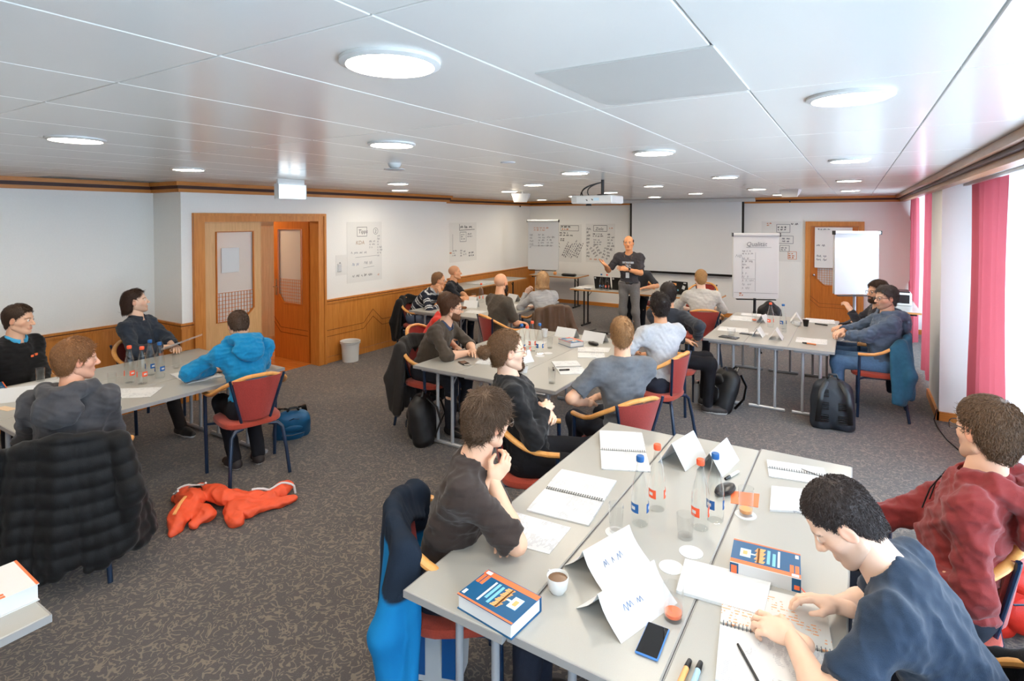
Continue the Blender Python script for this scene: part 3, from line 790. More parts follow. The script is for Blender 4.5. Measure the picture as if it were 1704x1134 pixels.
# ============================================================ CHAIRS
def rail_pts(n=25):
    pts = []
    for i in range(n):
        t = -1 + 2 * i / (n - 1); a = t * R(118)
        x = .275 * math.sin(a) * (1.0 if abs(a) < R(90) else 1.0); y = -.23 * math.cos(a)
        if abs(t) > .76:
            u = (abs(t) - .76) / .24; x = math.copysign(.275 + .012 * u, t); y = .06 * 0 + (-.23 * math.cos(.76 * R(118))) + u * .21
        z = .845 - .175 * min(1, max(0, (abs(t) - .12) / .74)) ** 1.25
        pts.append((x, y - .03, z))
    return pts
def make_chair(label, group):
    r = thing('conference_chair', label, 'chair', (0, 0, 0), 0, group)
    MB().tube(rail_pts(), .021, 10, flat=.8, upv=(0, 0, 1)).build('arm_rail', 'chair_wood', r, True)
    # seat: rounded cushion
    ring = []
    for k in range(24):
        a = 2 * math.pi * k / 24; c, s = math.cos(a), math.sin(a)
        ring.append((.235 * math.copysign(abs(c) ** .55, c) * (1.0 + .06 * s), .02 + .225 * math.copysign(abs(s) ** .55, s)))
    mb = MB(); vs = []; lv = [(.86, .415), (.98, .425), (1, .44), (.98, .46), (.88, .472), (.5, .478)]
    for f, z in lv: vs += [(p[0] * f, .02 + (p[1] - .02) * f, z) for p in ring]
    fs = [(a * 24 + k, a * 24 + (k + 1) % 24, (a + 1) * 24 + (k + 1) % 24, (a + 1) * 24 + k) for a in range(5) for k in range(24)]
    fs += [tuple(range(23, -1, -1)), tuple(5 * 24 + k for k in range(24))]
    mb.add(vs, fs).build('seat', 'seat_fabric', r, True)
    # trapezoid back, slightly curved
    n, m = 8, 6; vs = []
    for side in (0, 1):
        for j in range(m + 1):
            v = j / m; z = .485 + .335 * v; hw = .105 + .085 * v; yb = -.205 - .05 * v
            for i in range(n + 1):
                u = -1 + 2 * i / n
                vs.append((hw * u, yb + .05 * u * u - (.022 if side else 0), z))
    N = (n + 1) * (m + 1); fs = []
    for j in range(m):
        for i in range(n):
            a = j * (n + 1) + i; q = (a, a + 1, a + n + 2, a + n + 1)
            fs.append(q[::-1]); fs.append(tuple(N + k for k in q))
    bd = [i for i in range(n + 1)] + [(n + 1) * j + n for j in range(1, m + 1)] + [(n + 1) * m + i for i in range(n - 1, -1, -1)] + [(n + 1) * j for j in range(m - 1, 0, -1)]
    for a, b in zip(bd, bd[1:] + bd[:1]): fs.append((a, b, N + b, N + a))
    MB().add(vs, fs).build('backrest', 'red_fabric', r, True)
    for s in (-1, 1):
        MB().tube([(s * .105, -.17, .415), (s * .112, -.175, .47), (s * .205, -.225, .815), (s * .208, -.225, .83)], .011, 8).build('back_post', 'navy_metal', r, True)
        MB().tube([(s * .272, .175, 0), (s * .278, .17, .30), (s * .284, .165, .655)], .0145, 10).build('leg', 'navy_metal', r, True)
        MB().tube([(s * .23, -.275, 0), (s * .215, -.245, .20), (s * .195, -.215, .375), (s * .165, -.195, .41), (s * .10, -.17, .415)], .0145, 10).build('leg', 'navy_metal', r, True)
        MB().tube([(s * .278, .17, .405), (s * .2, .12, .408), (s * .15, -.185, .41)], .011, 8).build('seat_support', 'navy_metal', r, True)
    return r
chair0 = None
CG = 'red conference chairs with wooden arm rails'
def chair(x, y, yaw, label):
    global chair0
    if chair0 is None:
        chair0 = make_chair(label, CG); chair0.location = (x, y, 0); chair0.rotation_euler = (0, 0, R(yaw - 90)); return chair0
    return dup(chair0, (x, y, 0), R(yaw - 90), label)

# ============================================================ FLIP CHARTS
def flip_chart(label, loc, rz, w, h, ztop, pole='grey_metal', tray=True, roll=True):
    r = thing('flip_chart', label, 'flip chart', loc, rz, 'flip charts')
    z0 = ztop - h
    MB().rbox(-w / 2, w / 2, .0, .02, z0, ztop, .004).build('board', 'white_plastic', r)
    # paper block, gently curled at the bottom
    n = 10; vs = []
    for s in (0, 1):
        for j in range(n + 1):
            v = j / n
            for xx in (-w / 2 + .01, w / 2 - .01):
                vs.append((xx, -.004 - .012 * (1 - v) ** 2 - (.006 if s else 0), z0 - .01 + (h - .03) * v))
    N = 2 * (n + 1); fs = []
    for j in range(n):
        a = 2 * j; fs.append((a, a + 1, a + 3, a + 2)); fs.append((N + a, N + a + 2, N + a + 3, N + a + 1))
        fs.append((a, a + 2, N + a + 2, N + a)); fs.append((a + 1, N + a + 1, N + a + 3, a + 3))
    fs += [(0, N, N + 1, 1), (N - 2, N - 1, 2 * N - 1, 2 * N - 2)]
    pad = MB().add(vs, fs).build('paper_pad', 'paper', r)
    if roll:
        MB().tube([(-w / 2, -.02, ztop - .02), (w / 2, -.02, ztop - .02)], .028, 12).build('paper_roll', 'paper', r, True)
    MB().box(-w / 2 - .012, -w / 2, -.05, .025, ztop - .05, ztop + .01).box(w / 2, w / 2 + .012, -.05, .025, ztop - .05, ztop + .01).build('clamp', 'black_plastic', r)
    if tray: MB().rbox(-w / 2 + .05, w / 2 - .05, -.06, .0, z0 - .035, z0 - .02, .004).build('pen_tray', 'black_plastic', r)
    MB().tube([(0, .03, .55), (0, .03, ztop - .2)], .022, 10).tube([(0, .03, .25), (0, .03, .6)], .028, 10).build('column', pole, r, True)
    for a in (R(-90), R(30), R(150)):
        MB().tube([(0, .03, .3), (.32 * math.cos(a), .03 + .32 * math.sin(a), .03), (.36 * math.cos(a), .03 + .36 * math.sin(a), .018)], .016, 8).build('leg', pole, r, True)
    return r, (-w / 2, -.0215, z0)
r, o_ = flip_chart('flip chart with faint notes in the far left corner', (-5.95, 10.98, 0), R(12), .72, 1.10, 2.04)
FX = (1, 0, 0); FU = (0, 0, 1)
writing(r, o_, FX, FU, [(.15, .85, .4, .1, 2, 1, .005), (.05, .45, .12, .35, 5, 2, .005), (.25, .5, .16, .3, 5, 2, .005), (.45, .5, .2, .25, 4, 2, .005), ('line', [(.05, .52), (.6, .53)], 2, .004)], 21)
r, o_ = flip_chart('flip chart headed Qualität standing right of the screen', (-1.34, 9.55, 0), R(24), .70, 1.02, 1.845, 'black_metal')
writing(r, o_, FX, FU, [('line', [(.2, .80), (.58, .80)], 2, .005), ('line', [(.34, .72), (.34, .1)], 2, .004), (.14, .68, .2, .08, 2, 2, .004), (.04, .62, .1, .08, 1, 2, .004), (.14, .45, .16, .2, 4, 2, .004), (.14, .12, .18, .3, 5, 2, .003), ('line', [(.02, .08), (.68, .07)], 2, .004), (.1, .02, .08, .06, 2, 1, .008), ('box', .14, .3, .2, .3, 2, .003)], 22)
text_part('Qualität', .095, r, (o_[0] + .2, -.0235, o_[2] + .82), FX, FU, 'ink_grey')
r, o_ = flip_chart('blank flip chart on a silver column in front of the back door', (.02, 10.06, 0), R(32), .70, .96, 1.885, 'grey_metal')

# ============================================================ SMALL THINGS
def bottle(x, y, col, label, z=TZ, group='water bottles'):
    r = thing('water_bottle', label, 'bottle', (x, y, z), 0, group)
    prof = [(.0, .004), (.034, .004), (.0385, .012), (.0385, .13), (.037, .155), (.029, .20), (.018, .245), (.0145, .27), (.0145, .285)]
    MB().lathe(prof, 20).build('glass_body', 'bottle_glass', r, True)
    MB().lathe([(.0, .282), (.0165, .282), (.0175, .288), (.0175, .302), (.0155, .307), (0, .307)], 16).build('cap', 'bottle_orange' if col == 'o' else 'bottle_blue', r, True)
    m_ = 'bottle_orange' if col == 'o' else 'bottle_blue'
    a0 = R(-150)
    MB().lathe([(.0389, .065), (.0389, .105)], 10, arc=(a0, a0 + 1.2)).build('label', m_, r, True)
    MB().lathe([(.0389, .065), (.0389, .105)], 10, arc=(a0 + 2.2, a0 + 3.4)).build('label', m_, r, True)
    MB().lathe([(.0392, .078), (.0392, .092)], 8, arc=(a0 + .25, a0 + .8)).lathe([(.0392, .078), (.0392, .092)], 8, arc=(a0 + 2.5, a0 + 3.1)).build('label_mark', 'paper', r, True)
    return r
def tumbler(x, y, label, z=TZ, h=.12, rr=.032, fill=None, group='drinking glasses'):
    r = thing('drinking_glass', label, 'glass', (x, y, z), 0, group)
    MB().lathe([(.0, .012), (rr * .84, .012), (rr * .95, h * .6), (rr, h), (rr * 1.02, h), (rr * .98, h * .6), (rr * .9, .004), (rr * .86, 0), (0, 0)], 18).build('glass_wall', 'tumbler_glass', r, True)
    if fill: MB().lathe([(0, .013), (rr * .82, .013), (rr * .86, h * .22), (0, h * .22)], 16).build('drink', fill, r, True)
    return r
def coaster(x, y, label, z=TZ, rr=.047):
    return tag(MB().lathe([(0, 0), (rr, 0), (rr, .002), (0, .002)], 20).build('coaster', 'paper', loc=(x, y, z)), label, 'coaster', 'white paper coasters')
def sheet(name, label, pts, z=TZ, m='print_paper', t=.002, cat='paper', group='papers on the tables'):
    # pts: four (x,y) corners on the table top
    c = np.mean(np.array(pts, float), 0); e = np.array(pts[1], float) - np.array(pts[0], float)
    rz = math.atan2(e[1], e[0]); ca, sa = math.cos(-rz), math.sin(-rz)
    lp = [((p[0] - c[0]) * ca - (p[1] - c[1]) * sa, (p[0] - c[0]) * sa + (p[1] - c[1]) * ca) for p in pts]
    if sum(lp[i][0] * lp[(i + 1) % 4][1] - lp[(i + 1) % 4][0] * lp[i][1] for i in range(4)) < 0: lp = lp[::-1]
    o = MB().prism(lp, .0006, t).build(name, m, loc=(c[0], c[1], z), rz=rz)
    return tag(o, label, cat, group)
def notebook(label, c, w, h, rz, z=TZ, m='print_paper', m2=None, coil='black_metal', t=.006, lift=0.0, group='open spiral notebooks'):
    # two pages of w x h hinged along local x axis
    r = thing('spiral_notebook', label, 'notebook', (c[0], c[1], z), rz, group)
    def page(s, mm):
        mb = MB(); n = 6; vs = []
        for i in range(n + 1):
            u = i / n; yy = s * (.006 + u * h); zz = t + .004 * math.sin(u * 3.1) + lift * u * (1 if s > 0 else 0)
            vs += [(-w / 2, yy, zz), (w / 2, yy, zz), (-w / 2, yy, .0006 + lift * u * (1 if s > 0 else 0)), (w / 2, yy, .0006 + lift * u * (1 if s > 0 else 0))]
        fs = []
        for i in range(n):
            a = 4 * i; b = a + 4
            fs += [(a, a + 1, b + 1, b), (a + 2, b + 2, b + 3, a + 3), (a, b, b + 2, a + 2), (a + 1, a + 3, b + 3, b + 1)]
        fs += [(0, 2, 3, 1), (4 * n, 4 * n + 1, 4 * n + 3, 4 * n + 2)]
        mb.add(vs, fs).build('page_block', mm, r)
    page(1, m); page(-1, m2 or m)
    co = MB(); k = int(w / .012)
    for i in range(k):
        xx = -w / 2 + .01 + (w - .02) * i / (k - 1)
        co.tube([(xx, -.011, t + .002), (xx, -.004, t + .009), (xx, .004, t + .009), (xx, .011, t + .002)], .0016, 4)
    co.build('coil', coil, r)
    return r
def tent(label, c, w, s, rz, z=TZ, ang=58, group='paper name tents', curl=.0):
    # folded name card: ridge along local x
    r = thing('name_tent', label, 'name card', (c[0], c[1], z), rz, group)
    h = s * math.sin(R(ang)); b = s * math.cos(R(ang))
    for sg in (-1, 1):
        n = 5; vs = []
        for i in range(n + 1):
            u = i / n; yy = sg * b * (u + curl * math.sin(u * 3.14) * -.5); zz = h * (1 - u) + .0006
            for t in (0, .0014):
                vs += [(-w / 2, yy + sg * t, zz), (w / 2, yy + sg * t, zz)]
        fs = []
        for i in range(n):
            a = 4 * i; e = a + 4
            fs += [(a, a + 1, e + 1, e), (a + 2, e + 2, e + 3, a + 3), (a, e, e + 2, a + 2), (a + 1, a + 3, e + 3, e + 1)]
        fs += [(0, 2, 3, 1), (4 * n, 4 * n + 1, 4 * n + 3, 4 * n + 2)]
        MB().add(vs, fs).build('card_face', 'paper', r)
    return r
def book_flip(r):
    # the spine is on the right of the cover that faces up
    def go(o):
        if o.type == 'MESH': o.data.transform(Matrix.Scale(-1, 4, (1, 0, 0))); o.data.flip_normals()
        for c in o.children: go(c)
    for c in r.children: go(c)
    return r
def book(label, c, rz, spine='plain', z=TZ, w=.165, h=.24, t=.052, blank=False):
    # lies flat: width along local x, height along local y, spine at -x
    r = thing('thick_book', label, 'book', (c[0], c[1], z), rz, 'thick blue and orange textbooks')
    MB().rbox(-w / 2 + .002, w / 2 - .003, -h / 2 + .004, h / 2 - .004, .003, t - .003, .001).build('page_block', 'paper', r)
    MB().box(-w / 2, w / 2, -h / 2, h / 2, t - .003, t).box(-w / 2, w / 2, -h / 2, h / 2, 0, .003).build('cover', 'paper' if blank else 'book_blue', r)
    sp = MB().box(-w / 2 - .003, -w / 2 + .001, -h / 2, h / 2, 0, t)
    sp.build('spine', 'paper' if spine == 'white' else 'book_blue', r)
    cv = r.children[-2]; e = t + .0005
    MB().box(-w / 2, -w / 2 + .024, -h / 2, h / 2, t, e).box(w / 2 - .008, w / 2, -h / 2, h / 2, t, e).box(-w / 2 + .02, -w / 2 + .075, h / 2 - .018, h / 2 - .005, t, e).box(-w / 2 + .02, -w / 2 + .075, h / 2 - .036, h / 2 - .023, t, e).build('orange_band', 'book_orange', cv)
    # white line, cyan lines, chunky orange title, ice coloured emblem
    if blank: return book_flip(r)
    MB().box(-w / 2 + .035, w / 2 - .02, h / 2 - .078, h / 2 - .070, t, e).box(w / 2 - .04, w / 2 - .016, h / 2 - .018, h / 2 - .006, t, e).box(-w / 2 + .003, -w / 2 + .02, h / 2 - .03, h / 2 - .006, t, e + .0004).build('print_white', 'paper', cv)
    MB().box(-w / 2 + .035, w / 2 - .045, h / 2 - .096, h / 2 - .085, t, e).box(-w / 2 + .04, w / 2 - .03, h / 2 - .115, h / 2 - .104, t, e).build('print_cyan', 'book_cyan', cv)
    tb = MB(); y0 = h / 2 - .152; n = 11; x0 = -w / 2 + .032; dx = (w - .062) / n
    for i in range(n):
        a = x0 + i * dx; s = .004 * math.sin(i * 2.1)
        tb.add([(a, y0 - .004 + s, e), (a + dx * .8, y0 - .002 + s, e), (a + dx * 1.05, y0 + .028 + s, e), (a + dx * .2, y0 + .027 + s, e)], [(0, 1, 2, 3)])
    tb.add([(x0, y0 + .003, e), (w / 2 - .03, y0 + .003, e), (w / 2 - .03, y0 + .011, e), (x0, y0 + .011, e)], [(0, 1, 2, 3)])
    tb.build('print_title', 'book_title', cv)
    MB().rbox(-.03, .026, -h / 2 + .03, -h / 2 + .068, t, t + .001, .0004).box(-.006, .002, -h / 2 + .068, -h / 2 + .085, t, t + .001).build('print_emblem', 'book_ice', cv)
    MB().box(-.014, .012, -h / 2 + .04, -h / 2 + .056, t + .001, t + .0014).build('print_emblem_mark', 'book_title', cv)
    s0 = r.children[2] if len(r.children) > 2 else cv
    xs = -w / 2 - .0036
    MB().box(xs, xs + .001, -h / 2, -h / 2 + .03, .002, t - .002).build('spine_band', 'book_blue', r); MB().box(xs, xs + .001, h / 2 - .03, h / 2, .002, t - .002).build('spine_band', 'book_blue', r)
    MB().box(xs - .0004, xs, -h / 2 + .004, -h / 2 + .024, .01, t - .01).box(xs - .0004, xs, h / 2 - .022, h / 2 - .004, .01, .026).build('spine_mark', 'book_orange', r)
    return book_flip(r)
def phone(label, c, rz, z=TZ, w=.072, h=.15):
    r = thing('smartphone', label, 'phone', (c[0], c[1], z), rz, 'smartphones on the tables')
    MB().rbox(-w / 2, w / 2, -h / 2, h / 2, .0006, .0085, .003).build('body', 'water_blue' if 'blue' in label else 'black_plastic', r)
    MB().rbox(-w / 2 + .003, w / 2 - .003, -h / 2 + .004, h / 2 - .004, .0085, .0092, .0003).build('display', 'screen_glass', r)
    return r
def marker(label, a, b, col, z=TZ, rr=.0085, cat='marker'):
    name = 'm_' + '_'.join(map(str, col)); mat(name, col, .4)
    a = np.array(a, float); b = np.array(b, float); d = b - a
    r = thing('pen' if cat == 'pen' else 'marker_pen', label, cat, (a[0], a[1], z))
    P = lambda t: (d[0] * t, d[1] * t, rr + .0006)
    MB().tube([P(0), P(.66)], rr, 10).build('barrel', name, r, True)
    MB().tube([P(.66), P(.70), P(1.0)], [rr * .9, rr * 1.08, rr * .85], 10).build('pen_cap', 'black_plastic', r, True)
    return r
def cup(label, x, y, z=TZ, hd=180):
    r = thing('coffee_cup', label, 'cup', (x, y, z), R(hd), 'white coffee cups')
    MB().lathe([(0, .006), (.022, .006), (.032, .02), (.037, .058), (.039, .06), (.040, .058), (.034, .015), (.024, 0), (0, 0)], 20).build('bowl', 'white_plastic', r, True)
    MB().lathe([(0, .05), (.035, .05)], 16).build('coffee', mat('coffee', (110, 78, 52), .15), r)
    MB().tube([(.036, 0, .048), (.058, 0, .046), (.06, 0, .028), (.032, 0, .018)], .0045, 6).build('handle', 'white_plastic', r, True)
    return r
def paper_cup(label, x, y, z=TZ, h=.09):
    r = thing('paper_cup', label, 'cup', (x, y, z), 0)
    MB().lathe([(0, .004), (.024, .004), (.035, h), (.037, h), (.036, h - .004), (.0255, 0), (0, 0)], 18).build('cup_wall', 'paper', r, True)
    return r
def laptop(label, x, y, rz, stickers=False, z=TZ, w=.34):
    r = thing('laptop', label, 'laptop', (x, y, z), rz, 'black laptops')
    MB().rbox(-w / 2, w / 2, -.0, .23, .001, .018, .004).build('base', 'black_plastic', r)
    MB().rbox(-w / 2 + .02, w / 2 - .02, .03, .13, .018, .0195, .0005).build('keyboard', 'screen_glass', r)
    a = R(105)
    lid = MB().rbox(-w / 2, w / 2, -.004, .004, 0, .225, .003).build('lid', 'black_plastic', r)
    lid.location = (0, .0, .018); lid.rotation_euler = (R(-12) * -1, 0, 0)
    MB().box(-w / 2 + .01, w / 2 - .01, .0042, .005, .012, .215).build('display', 'screen_glass', lid)
    MB().lathe([(0, 0), (.02, 0), (.02, .0008), (0, .0008)], 12).build('lid_mark', 'paper_grey', lid).location = (0, 0, 0)
    lid.children[-1].rotation_euler = (R(90), 0, 0); lid.children[-1].location = (-w / 2 + .03, -.0042, .2)
    if stickers:
        rnd = random.Random(5)
        for k, (a, b, ww, hh, ang, mm) in enumerate(((-.07, .17, .07, .04, .1, 'book_title'), (.09, .12, .05, .07, .4, 'paper'), (-.12, .18, .03, .03, .7, 'paper_grey'), (.12, .2, .05, .02, 0, 'paper_grey'), (.1, .04, .03, .03, .2, 'paper'), (-.03, .06, .05, .03, -.3, 'book_cyan'))):
            s_ = MB().box(-ww / 2, ww / 2, -.0008, 0, -hh / 2, hh / 2).build('sticker', mm, lid)
            s_.location = (a, -.0042, b); s_.rotation_euler = (0, ang, 0)
    return r
# ============================================================ PEOPLE: skeleton
def nrm(v): v = np.asarray(v, float); return v / (np.linalg.norm(v) + 1e-12)
def rotv(v, ax, a):
    ax = nrm(ax); v = np.asarray(v, float)
    return v * math.cos(a) + np.cross(ax, v) * math.sin(a) + ax * ax.dot(v) * (1 - math.cos(a))
ZU = np.array([0, 0, 1.])
def yawv(d): return np.array([math.cos(R(d)), math.sin(R(d)), 0.])
def skel(p):
    s = p.get('s', 1.0); yaw = p['yaw']; lean = R(p.get('lean', 0)); tw = p.get('twist', 0); roll = R(p.get('roll', 0))
    f = yawv(yaw); r = np.array([f[1], -f[0], 0]); seat = p.get('seat', .47)
    stand = p.get('stand', False)
    pel = np.array([p['hip'][0], p['hip'][1], (seat + .085) if not stand else .95 * s])
    f2 = yawv(yaw + tw); r2 = np.array([f2[1], -f2[0], 0]); fm = nrm(f + f2)
    up1 = rotv(rotv(ZU, np.cross(ZU, fm), lean * .75), fm, roll * .7)
    up2 = rotv(rotv(ZU, np.cross(ZU, f2), lean * 1.15), f2, roll)
    mid = pel + up1 * .22 * s
    c7 = mid + up2 * .31 * s
    chest_f = rotv(f2, np.cross(ZU, f2), lean * 1.15); chest_r = np.cross(chest_f, up2)
    sh = {}
    shrug = p.get('shrug', 0)
    for k, sg in (('L', -1), ('R', 1)):
        sh[k] = c7 - up2 * (.065 - shrug) * s + chest_r * sg * .178 * s * p.get('wide', 1.0) + chest_f * .01
    hy, hp, hr = p['head']
    hf = yawv(hy); hrg = np.array([hf[1], -hf[0], 0]); hf_ = rotv(hf, hrg, R(hp)); hu = np.cross(hrg, hf_)   # pitch up positive
    hrg2 = rotv(hrg, hf_, R(hr)); hu = rotv(hu, hf_, R(hr))
    nd = nrm(nrm(up2 * .9 + hu * .5) + f2 * .18)
    hb = c7 + nd * .095 * s           # skull base
    hc = hb + hu * .068 * s + hf_ * .022 * s
    J = dict(pel=pel, mid=mid, c7=c7, sh=sh, f=f, r=r, f2=f2, r2=r2, up1=up1, up2=up2, cf=chest_f, cr=chest_r, hc=hc, hf=hf_, hr=hrg2, hu=hu, hb=hb, s=s)
    UA, FA = .295 * s, .255 * s
    J['el'] = {}; J['wr'] = {}; J['hd'] = {}
    for k, sg in (('L', -1), ('R', 1)):
        a = p.get(k, {})
        w = a.get('w', (.32, sg * .12, .62 if not stand else .85))
        W = np.array([p['hip'][0], p['hip'][1], 0]) + f * w[0] + r * w[1] + ZU * w[2] if not a.get('abs') else np.array(a['w'], float)
        S = sh[k]; d = W - S; L = np.linalg.norm(d)
        if L > (UA + FA) * .985: W = S + d / L * (UA + FA) * .985; d = W - S; L = np.linalg.norm(d)
        x = (UA * UA - FA * FA + L * L) / (2 * L); h = math.sqrt(max(0, UA * UA - x * x))
        po = a.get('pole', (-.5, sg * .6, -.8)); pv = f2 * po[0] + r2 * po[1] + ZU * po[2]
        dn = d / L; pv = nrm(pv - dn * pv.dot(dn))
        J['el'][k] = S + dn * x + pv * h; J['wr'][k] = W
        fd = nrm(W - J['el'][k])
        hd = a.get('d'); hd = nrm(f * hd[0] + r * hd[1] + ZU * hd[2]) if hd else fd
        n_ = a.get('n', (0, 0, 1)); n_ = f * n_[0] + r * n_[1] + ZU * n_[2]; n_ = nrm(n_ - hd * n_.dot(hd))
        J['hd'][k] = (hd, n_, a.get('curl', .45), a.get('spread', .12))
    J['kn'] = {}; J['an'] = {}; J['hj'] = {}
    for k, sg in (('L', -1), ('R', 1)):
        J['hj'][k] = pel + r * sg * .09 * s - ZU * .02
        lg = p.get('leg' + k, {})
        if stand:
            kn = lg.get('k', (.03, sg * .11, .50 * s)); an = lg.get('a', (-.02, sg * .12, .09))
        else:
            kn = lg.get('k', (.42, sg * .13, seat + .06)); an = lg.get('a', (.40, sg * .12, .09))
        base = np.array([p['hip'][0], p['hip'][1], 0])
        J['kn'][k] = base + f * kn[0] + r * kn[1] + ZU * kn[2]
        J['an'][k] = base + f * an[0] + r * an[1] + ZU * an[2]
        J['ft_' + k] = yawv(p['yaw'] + lg.get('toe', -sg * 8)) if 'td' not in lg else nrm(f * lg['td'][0] + r * lg['td'][1] + ZU * lg['td'][2])
    return J
PEOPLE = {}
def pp(key, **k): PEOPLE[key] = k
BLK = (26, 25, 26)
pp('p1', hip=(-1.510, 1.886), yaw=14, lean=14, twist=12, head=(72, -8, 6),
   R=dict(w=(.23, .02, 1.0), pole=(.5, .9, -1.2), d=(.3, -.25, .35), n=(1, .3, .2), curl=.95), L=dict(w=(.30, -.02, .79), pole=(-.2, -.9, -.5), d=(.1, 1, 0), curl=.4))
pp('p2', hip=(-1.824, 3.124), yaw=26, lean=-15, twist=12, head=(50, 0, 0), wide=1.14, bulk=1.32,
   R=dict(w=(.13, .03, .86), pole=(-.4, .9, -.7), d=(.35, -1, .15), n=(.6, 0, 1), curl=.6), L=dict(w=(.15, -.03, .82), pole=(-.4, -.9, -.7), d=(.3, 1, .1), n=(.6, 0, 1), curl=.6), legR=dict(k=(.45, .17, .54), a=(.5, .14, .09)), legL=dict(k=(.45, -.17, .54), a=(.5, -.14, .09)))
pp('p3', hip=(0.357, 2.835), yaw=178, lean=-12, twist=-16, head=(128, -2, 3), wide=1.08, bulk=1.1, s=1.03,
   L=dict(w=(.17, -.10, .68), pole=(-1, -.6, -.9), d=(.5, .9, -.1), curl=.4), R=dict(w=(.36, .08, .70), pole=(-.3, .9, -.5), d=(.6, -.8, 0), curl=.4))
pp('p4', hip=(0.335, 2.008), yaw=163, lean=27, twist=8, head=(186, -44, 0), wide=1.04,
   L=dict(w=(-0.152, 1.896, .80), abs=1, pole=(-.1, -1, -.35), d=(.85, -.1, .05), n=(.1, -.5, 1), curl=.75), R=dict(w=(-0.039, 2.134, .80), abs=1, pole=(-.3, 1, -.3), d=(.8, -.35, .05), n=(0, .3, 1), curl=.55))
pp('p5', hip=(-3.715, 4.356), yaw=0, lean=24, twist=14, head=(42, -6, 0), bulk=1.12,
   R=dict(w=(.52, -.02, .78), pole=(-.1, 1, -.4), d=(.6, -.8, 0), curl=.35), L=dict(w=(.55, -.05, .80), pole=(-.1, -1, -.4), d=(.7, .6, 0), curl=.35))
pp('p5b', s=.9, hip=(-4.154, 4.894), yaw=5, lean=22, twist=20, head=(50, 0, 0), R=dict(w=(.42, .05, .78), pole=(-.1, 1, -.4)))
pp('p6', hip=(-1.405, 3.812), yaw=150, lean=2, twist=-20, head=(112, 0, 0),
   L=dict(w=(.22, -.14, .72), pole=(-.4, -.9, -.3), d=(.8, .5, -.2), curl=.4), R=dict(w=(.36, .05, .70), pole=(-.3, .9, -.4)))
pp('p7', hip=(-1.524, 5.200), yaw=165, lean=4, twist=-25, head=(118, 0, 0),
   L=dict(w=(.30, -.06, .78), pole=(-.3, -.9, -.4)), R=dict(w=(.34, .05, .72)))
pp('p8', hip=(-1.743, 6.135), yaw=20, lean=-2, twist=62, head=(118, 0, 0),
   R=dict(w=(.28, .16, .80), pole=(-.7, .9, -.1), d=(.2, -1, 0), curl=.5), L=dict(w=(.2, -.2, .7)))
pp('p9', hip=(-5.773, 6.545), yaw=0, lean=34, twist=14, head=(42, -8, 0), bulk=1.18,
   L=dict(w=(.48, .02, .98), pole=(.4, -.6, -1.2), d=(.05, .3, .6), n=(1, 0, .1), curl=.8), R=dict(w=(.50, .0, .77), pole=(-.2, 1, -.4), d=(.5, -.9, 0), curl=.4))
pp('p10', s=.95, hip=(-5.719, 7.185), yaw=5, lean=14, twist=20, head=(44, 4, 0), R=dict(w=(.44, -.06, .80), pole=(-.2, 1, -.4), d=(.4, -1, .3), curl=.5), L=dict(w=(.46, .06, .82), pole=(-.2, -1, -.4), d=(.4, 1, 0), curl=.5))
pp('p11', hip=(-3.948, 6.022), yaw=62, lean=4, twist=6, head=(84, 2, 0), R=dict(w=(.32, -.02, .68), pole=(-.4, .9, -.4), d=(.6, -.6, -.1), curl=.4), L=dict(w=(.34, -.02, .70), pole=(-.4, -.9, -.4), d=(.6, .6, 0)),
   legR=dict(k=(.42, .02, .60), a=(.30, -.28, .40), td=(.5, -.6, -.5)), legL=dict(k=(.42, -.08, .52), a=(.42, -.06, .09)))
pp('p12', hip=(-3.727, 7.003), yaw=155, lean=22, twist=-20, head=(118, -6, 4), wide=.9, s=.95, bulk=.96,
   L=dict(w=(.44, -.06, .98), pole=(.3, -.7, -1.0), d=(-.1, .5, .5), n=(1, 0, 0), curl=.8), R=dict(w=(.40, .05, .76), pole=(-.2, 1, -.3)))
pp('p13', hip=(-3.265, 9.101), yaw=-82, lean=0, twist=0, head=(-78, 2, 4), stand=True, s=1.012,
   R=dict(w=(.30, .34, 1.30), pole=(-.4, .5, -1), d=(.6, .5, .5), n=(-.6, -.3, -.7), curl=.15), L=dict(w=(.30, -.02, 1.24), pole=(-.4, -.9, -.7), d=(.25, 1, .15), n=(.8, 0, .5), curl=.12),
   legL=dict(k=(.05, -.12, .50), a=(-.02, -.16, .09)), legR=dict(k=(.03, .10, .50), a=(-.04, .10, .09)))
pp('p14', hip=(-3.566, 10.525), yaw=-80, lean=16, twist=0, head=(-85, -20, 0), R=dict(w=(.40, .10, .78), pole=(-.2, 1, -.3)), L=dict(w=(.40, -.16, .78), pole=(-.2, -1, -.3)))
pp('p15', hip=(-1.793, 7.936), yaw=112, lean=8, twist=0, head=(116, -4, 0), wide=1.03, R=dict(w=(.34, .10, .76), pole=(-.2, 1, -.3)), L=dict(w=(.36, -.10, .76), pole=(-.2, -1, -.3)))
pp('p16', hip=(0.268, 7.125), yaw=180, lean=-6, twist=14, head=(210, -4, 0), bulk=1.2, wide=1.05,
   L=dict(w=(.36, .0, .80), pole=(-.4, -.9, -.3), d=(.6, .6, -.2), n=(.2, -.3, 1), curl=.6), R=dict(w=(.38, .04, .84), pole=(-.4, .9, -.3), d=(.5, -.6, -.2), curl=.6))
pp('p17', hip=(0.264, 7.636), yaw=180, lean=0, twist=14, head=(212, -2, 0), R=dict(w=(.40, .0, .80), pole=(-.3, .9, -.4)), L=dict(w=(.30, -.08, 1.02), pole=(-.1, -.6, -1), d=(.3, .3, .5), curl=.6))
pp('p18', hip=(-6.038, 1.752), yaw=0, lean=3, twist=25, head=(44, -6, 0), bulk=1.08)
